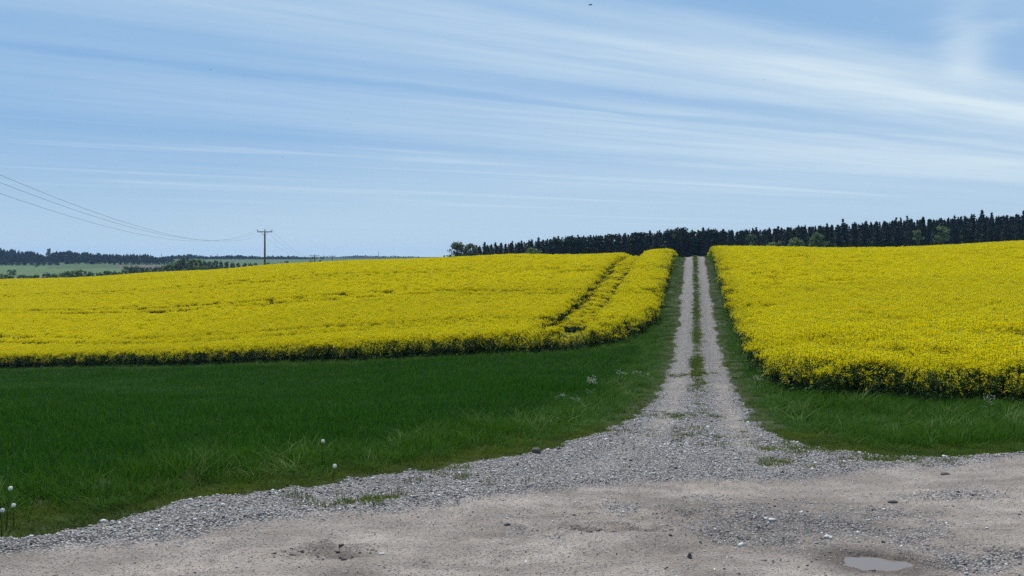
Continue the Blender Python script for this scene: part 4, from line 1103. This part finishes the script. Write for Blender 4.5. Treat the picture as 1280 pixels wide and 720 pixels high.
# thin low wisps, and one hooked wisp high on the right
wr = N(ns, 'ShaderNodeMapRange'); wr.inputs[1].default_value = .54; wr.inputs[2].default_value = .74; ln.new(nz(.10, 1.1, 1.0, 8.0, .9, 21.0, .62), wr.inputs[0])
wl_ = N(ns, 'ShaderNodeMapRange'); wl_.inputs[1].default_value = -5.2; wl_.inputs[2].default_value = -7.0; ln.new(V, wl_.inputs[0])
dens = math_(ns, ln, 'ADD', dens, math_(ns, ln, 'MULTIPLY', math_(ns, ln, 'MULTIPLY', wr.outputs[0], wl_.outputs[0]), .42))
ve = N(ns, 'ShaderNodeMapRange'); ve.inputs[1].default_value = 1.2; ve.inputs[2].default_value = 6.0; ve.inputs[3].default_value = 0; ve.inputs[4].default_value = .2; ln.new(U, ve.inputs[0])
dens = math_(ns, ln, 'ADD', dens, ve.outputs[0])
hw = math_(ns, ln, 'ADD', lin(math_(ns, ln, 'ADD', U, -3.73), math_(ns, ln, 'ADD', V, 2.35), .5, .86), math_(ns, ln, 'MULTIPLY', math_(ns, ln, 'SUBTRACT', nz(1.3, 1.3, 1.0, 4.0, .5, 2.0), .5), .45))
ha = lin(math_(ns, ln, 'ADD', U, -3.73), math_(ns, ln, 'ADD', V, 2.35), .86, -.5)
hq = math_(ns, ln, 'ADD', math_(ns, ln, 'POWER', math_(ns, ln, 'DIVIDE', hw, .11), 2.0), math_(ns, ln, 'POWER', math_(ns, ln, 'DIVIDE', ha, .75), 2.0))
hk = math_(ns, ln, 'MULTIPLY', math_(ns, ln, 'POWER', 2.718, math_(ns, ln, 'MULTIPLY', hq, -1.0)), .38)
dens = math_(ns, ln, 'ADD', dens, hk)
# clouds thin out to a veil at the horizon
hz = N(ns, 'ShaderNodeMapRange'); hz.inputs[1].default_value = .0; hz.inputs[2].default_value = .09; ln.new(sp_.outputs[2], hz.inputs[0])
dens = math_(ns, ln, 'MULTIPLY', dens, math_(ns, ln, 'ADD', math_(ns, ln, 'MULTIPLY', hz.outputs[0], .8), .2), True)
CLOUD = (6.9, 8.2, 9.0)
hz2 = N(ns, 'ShaderNodeMapRange'); hz2.inputs[1].default_value = 0; hz2.inputs[2].default_value = .17; ln.new(sp_.outputs[2], hz2.inputs[0])
vl = N(ns, 'ShaderNodeMapRange'); vl.inputs[1].default_value = 0; vl.inputs[2].default_value = .34; vl.inputs[3].default_value = .95; vl.inputs[4].default_value = .95; ln.new(sp_.outputs[2], vl.inputs[0])
vmix = mixcol(ns, ln, hz2.outputs[0], (4.65, 6.35, 7.8), (2.0, 4.15, 7.2))
air = mixcol(ns, ln, vl.outputs[0], sky.outputs[0], vmix)
col = mixcol(ns, ln, dens, air, CLOUD)
bg = N(ns, 'ShaderNodeBackground', Strength=.10); ln.new(col, bg.inputs[0])
out = ns.new('ShaderNodeOutputWorld'); ln.new(bg.outputs[0], out.inputs[0])

sd_ = bpy.data.lights.new('sun', 'SUN'); sd_.energy = 5.0; sd_.angle = math.radians(.53); sd_.color = (1.0, .95, .87)
so = bpy.data.objects.new('sun', sd_); COL.objects.link(so)
from mathutils import Vector
sdir = Vector((math.sin(SUN_AZ) * math.cos(SUN_EL), math.cos(SUN_AZ) * math.cos(SUN_EL), math.sin(SUN_EL)))
so.rotation_euler = (-sdir).to_track_quat('-Z', 'Y').to_euler()

HAZE = True
if HAZE:
    mb = MB(); mb.box((0, 0, 15), (4900, 4900, 38)); o = mb.obj('haze', [])
    m, hn, hl = newmat('pale_air'); pv = hn.new('ShaderNodeVolumePrincipled')
    pv.inputs['Color'].default_value = (.36, .60, 1.0, 1); pv.inputs['Density'].default_value = .00008; pv.inputs['Anisotropy'].default_value = .3
    ho = hn.new('ShaderNodeOutputMaterial'); hl.new(pv.outputs[0], ho.inputs['Volume'])
    o.data.materials.append(m); tag(o, kind='stuff')

cd = bpy.data.cameras.new('camera'); cd.lens = 36 * F / 1280; cd.sensor_width = 36; cd.shift_y = -(360 - HZ) / 1280; cd.clip_start = .1; cd.clip_end = 20000
co = bpy.data.objects.new('camera', cd); COL.objects.link(co); co.location = (0, 0, EYE); co.rotation_euler = (math.radians(90), 0, 0)
SC.camera = co
SC.view_settings.view_transform = 'Standard'; SC.view_settings.look = 'None'; SC.view_settings.gamma = 1; SC.view_settings.use_curve_mapping = False
SC.view_settings.exposure = 0.0
SC.render.engine = 'CYCLES'
cy = SC.cycles
cy.use_denoising = False
try: cy.denoiser = 'OPENIMAGEDENOISE'
except Exception: pass
cy.max_bounces = 8; cy.diffuse_bounces = 3; cy.transmission_bounces = 4; cy.volume_bounces = 1; cy.transparent_max_bounces = 8
cy.volume_step_rate = 10
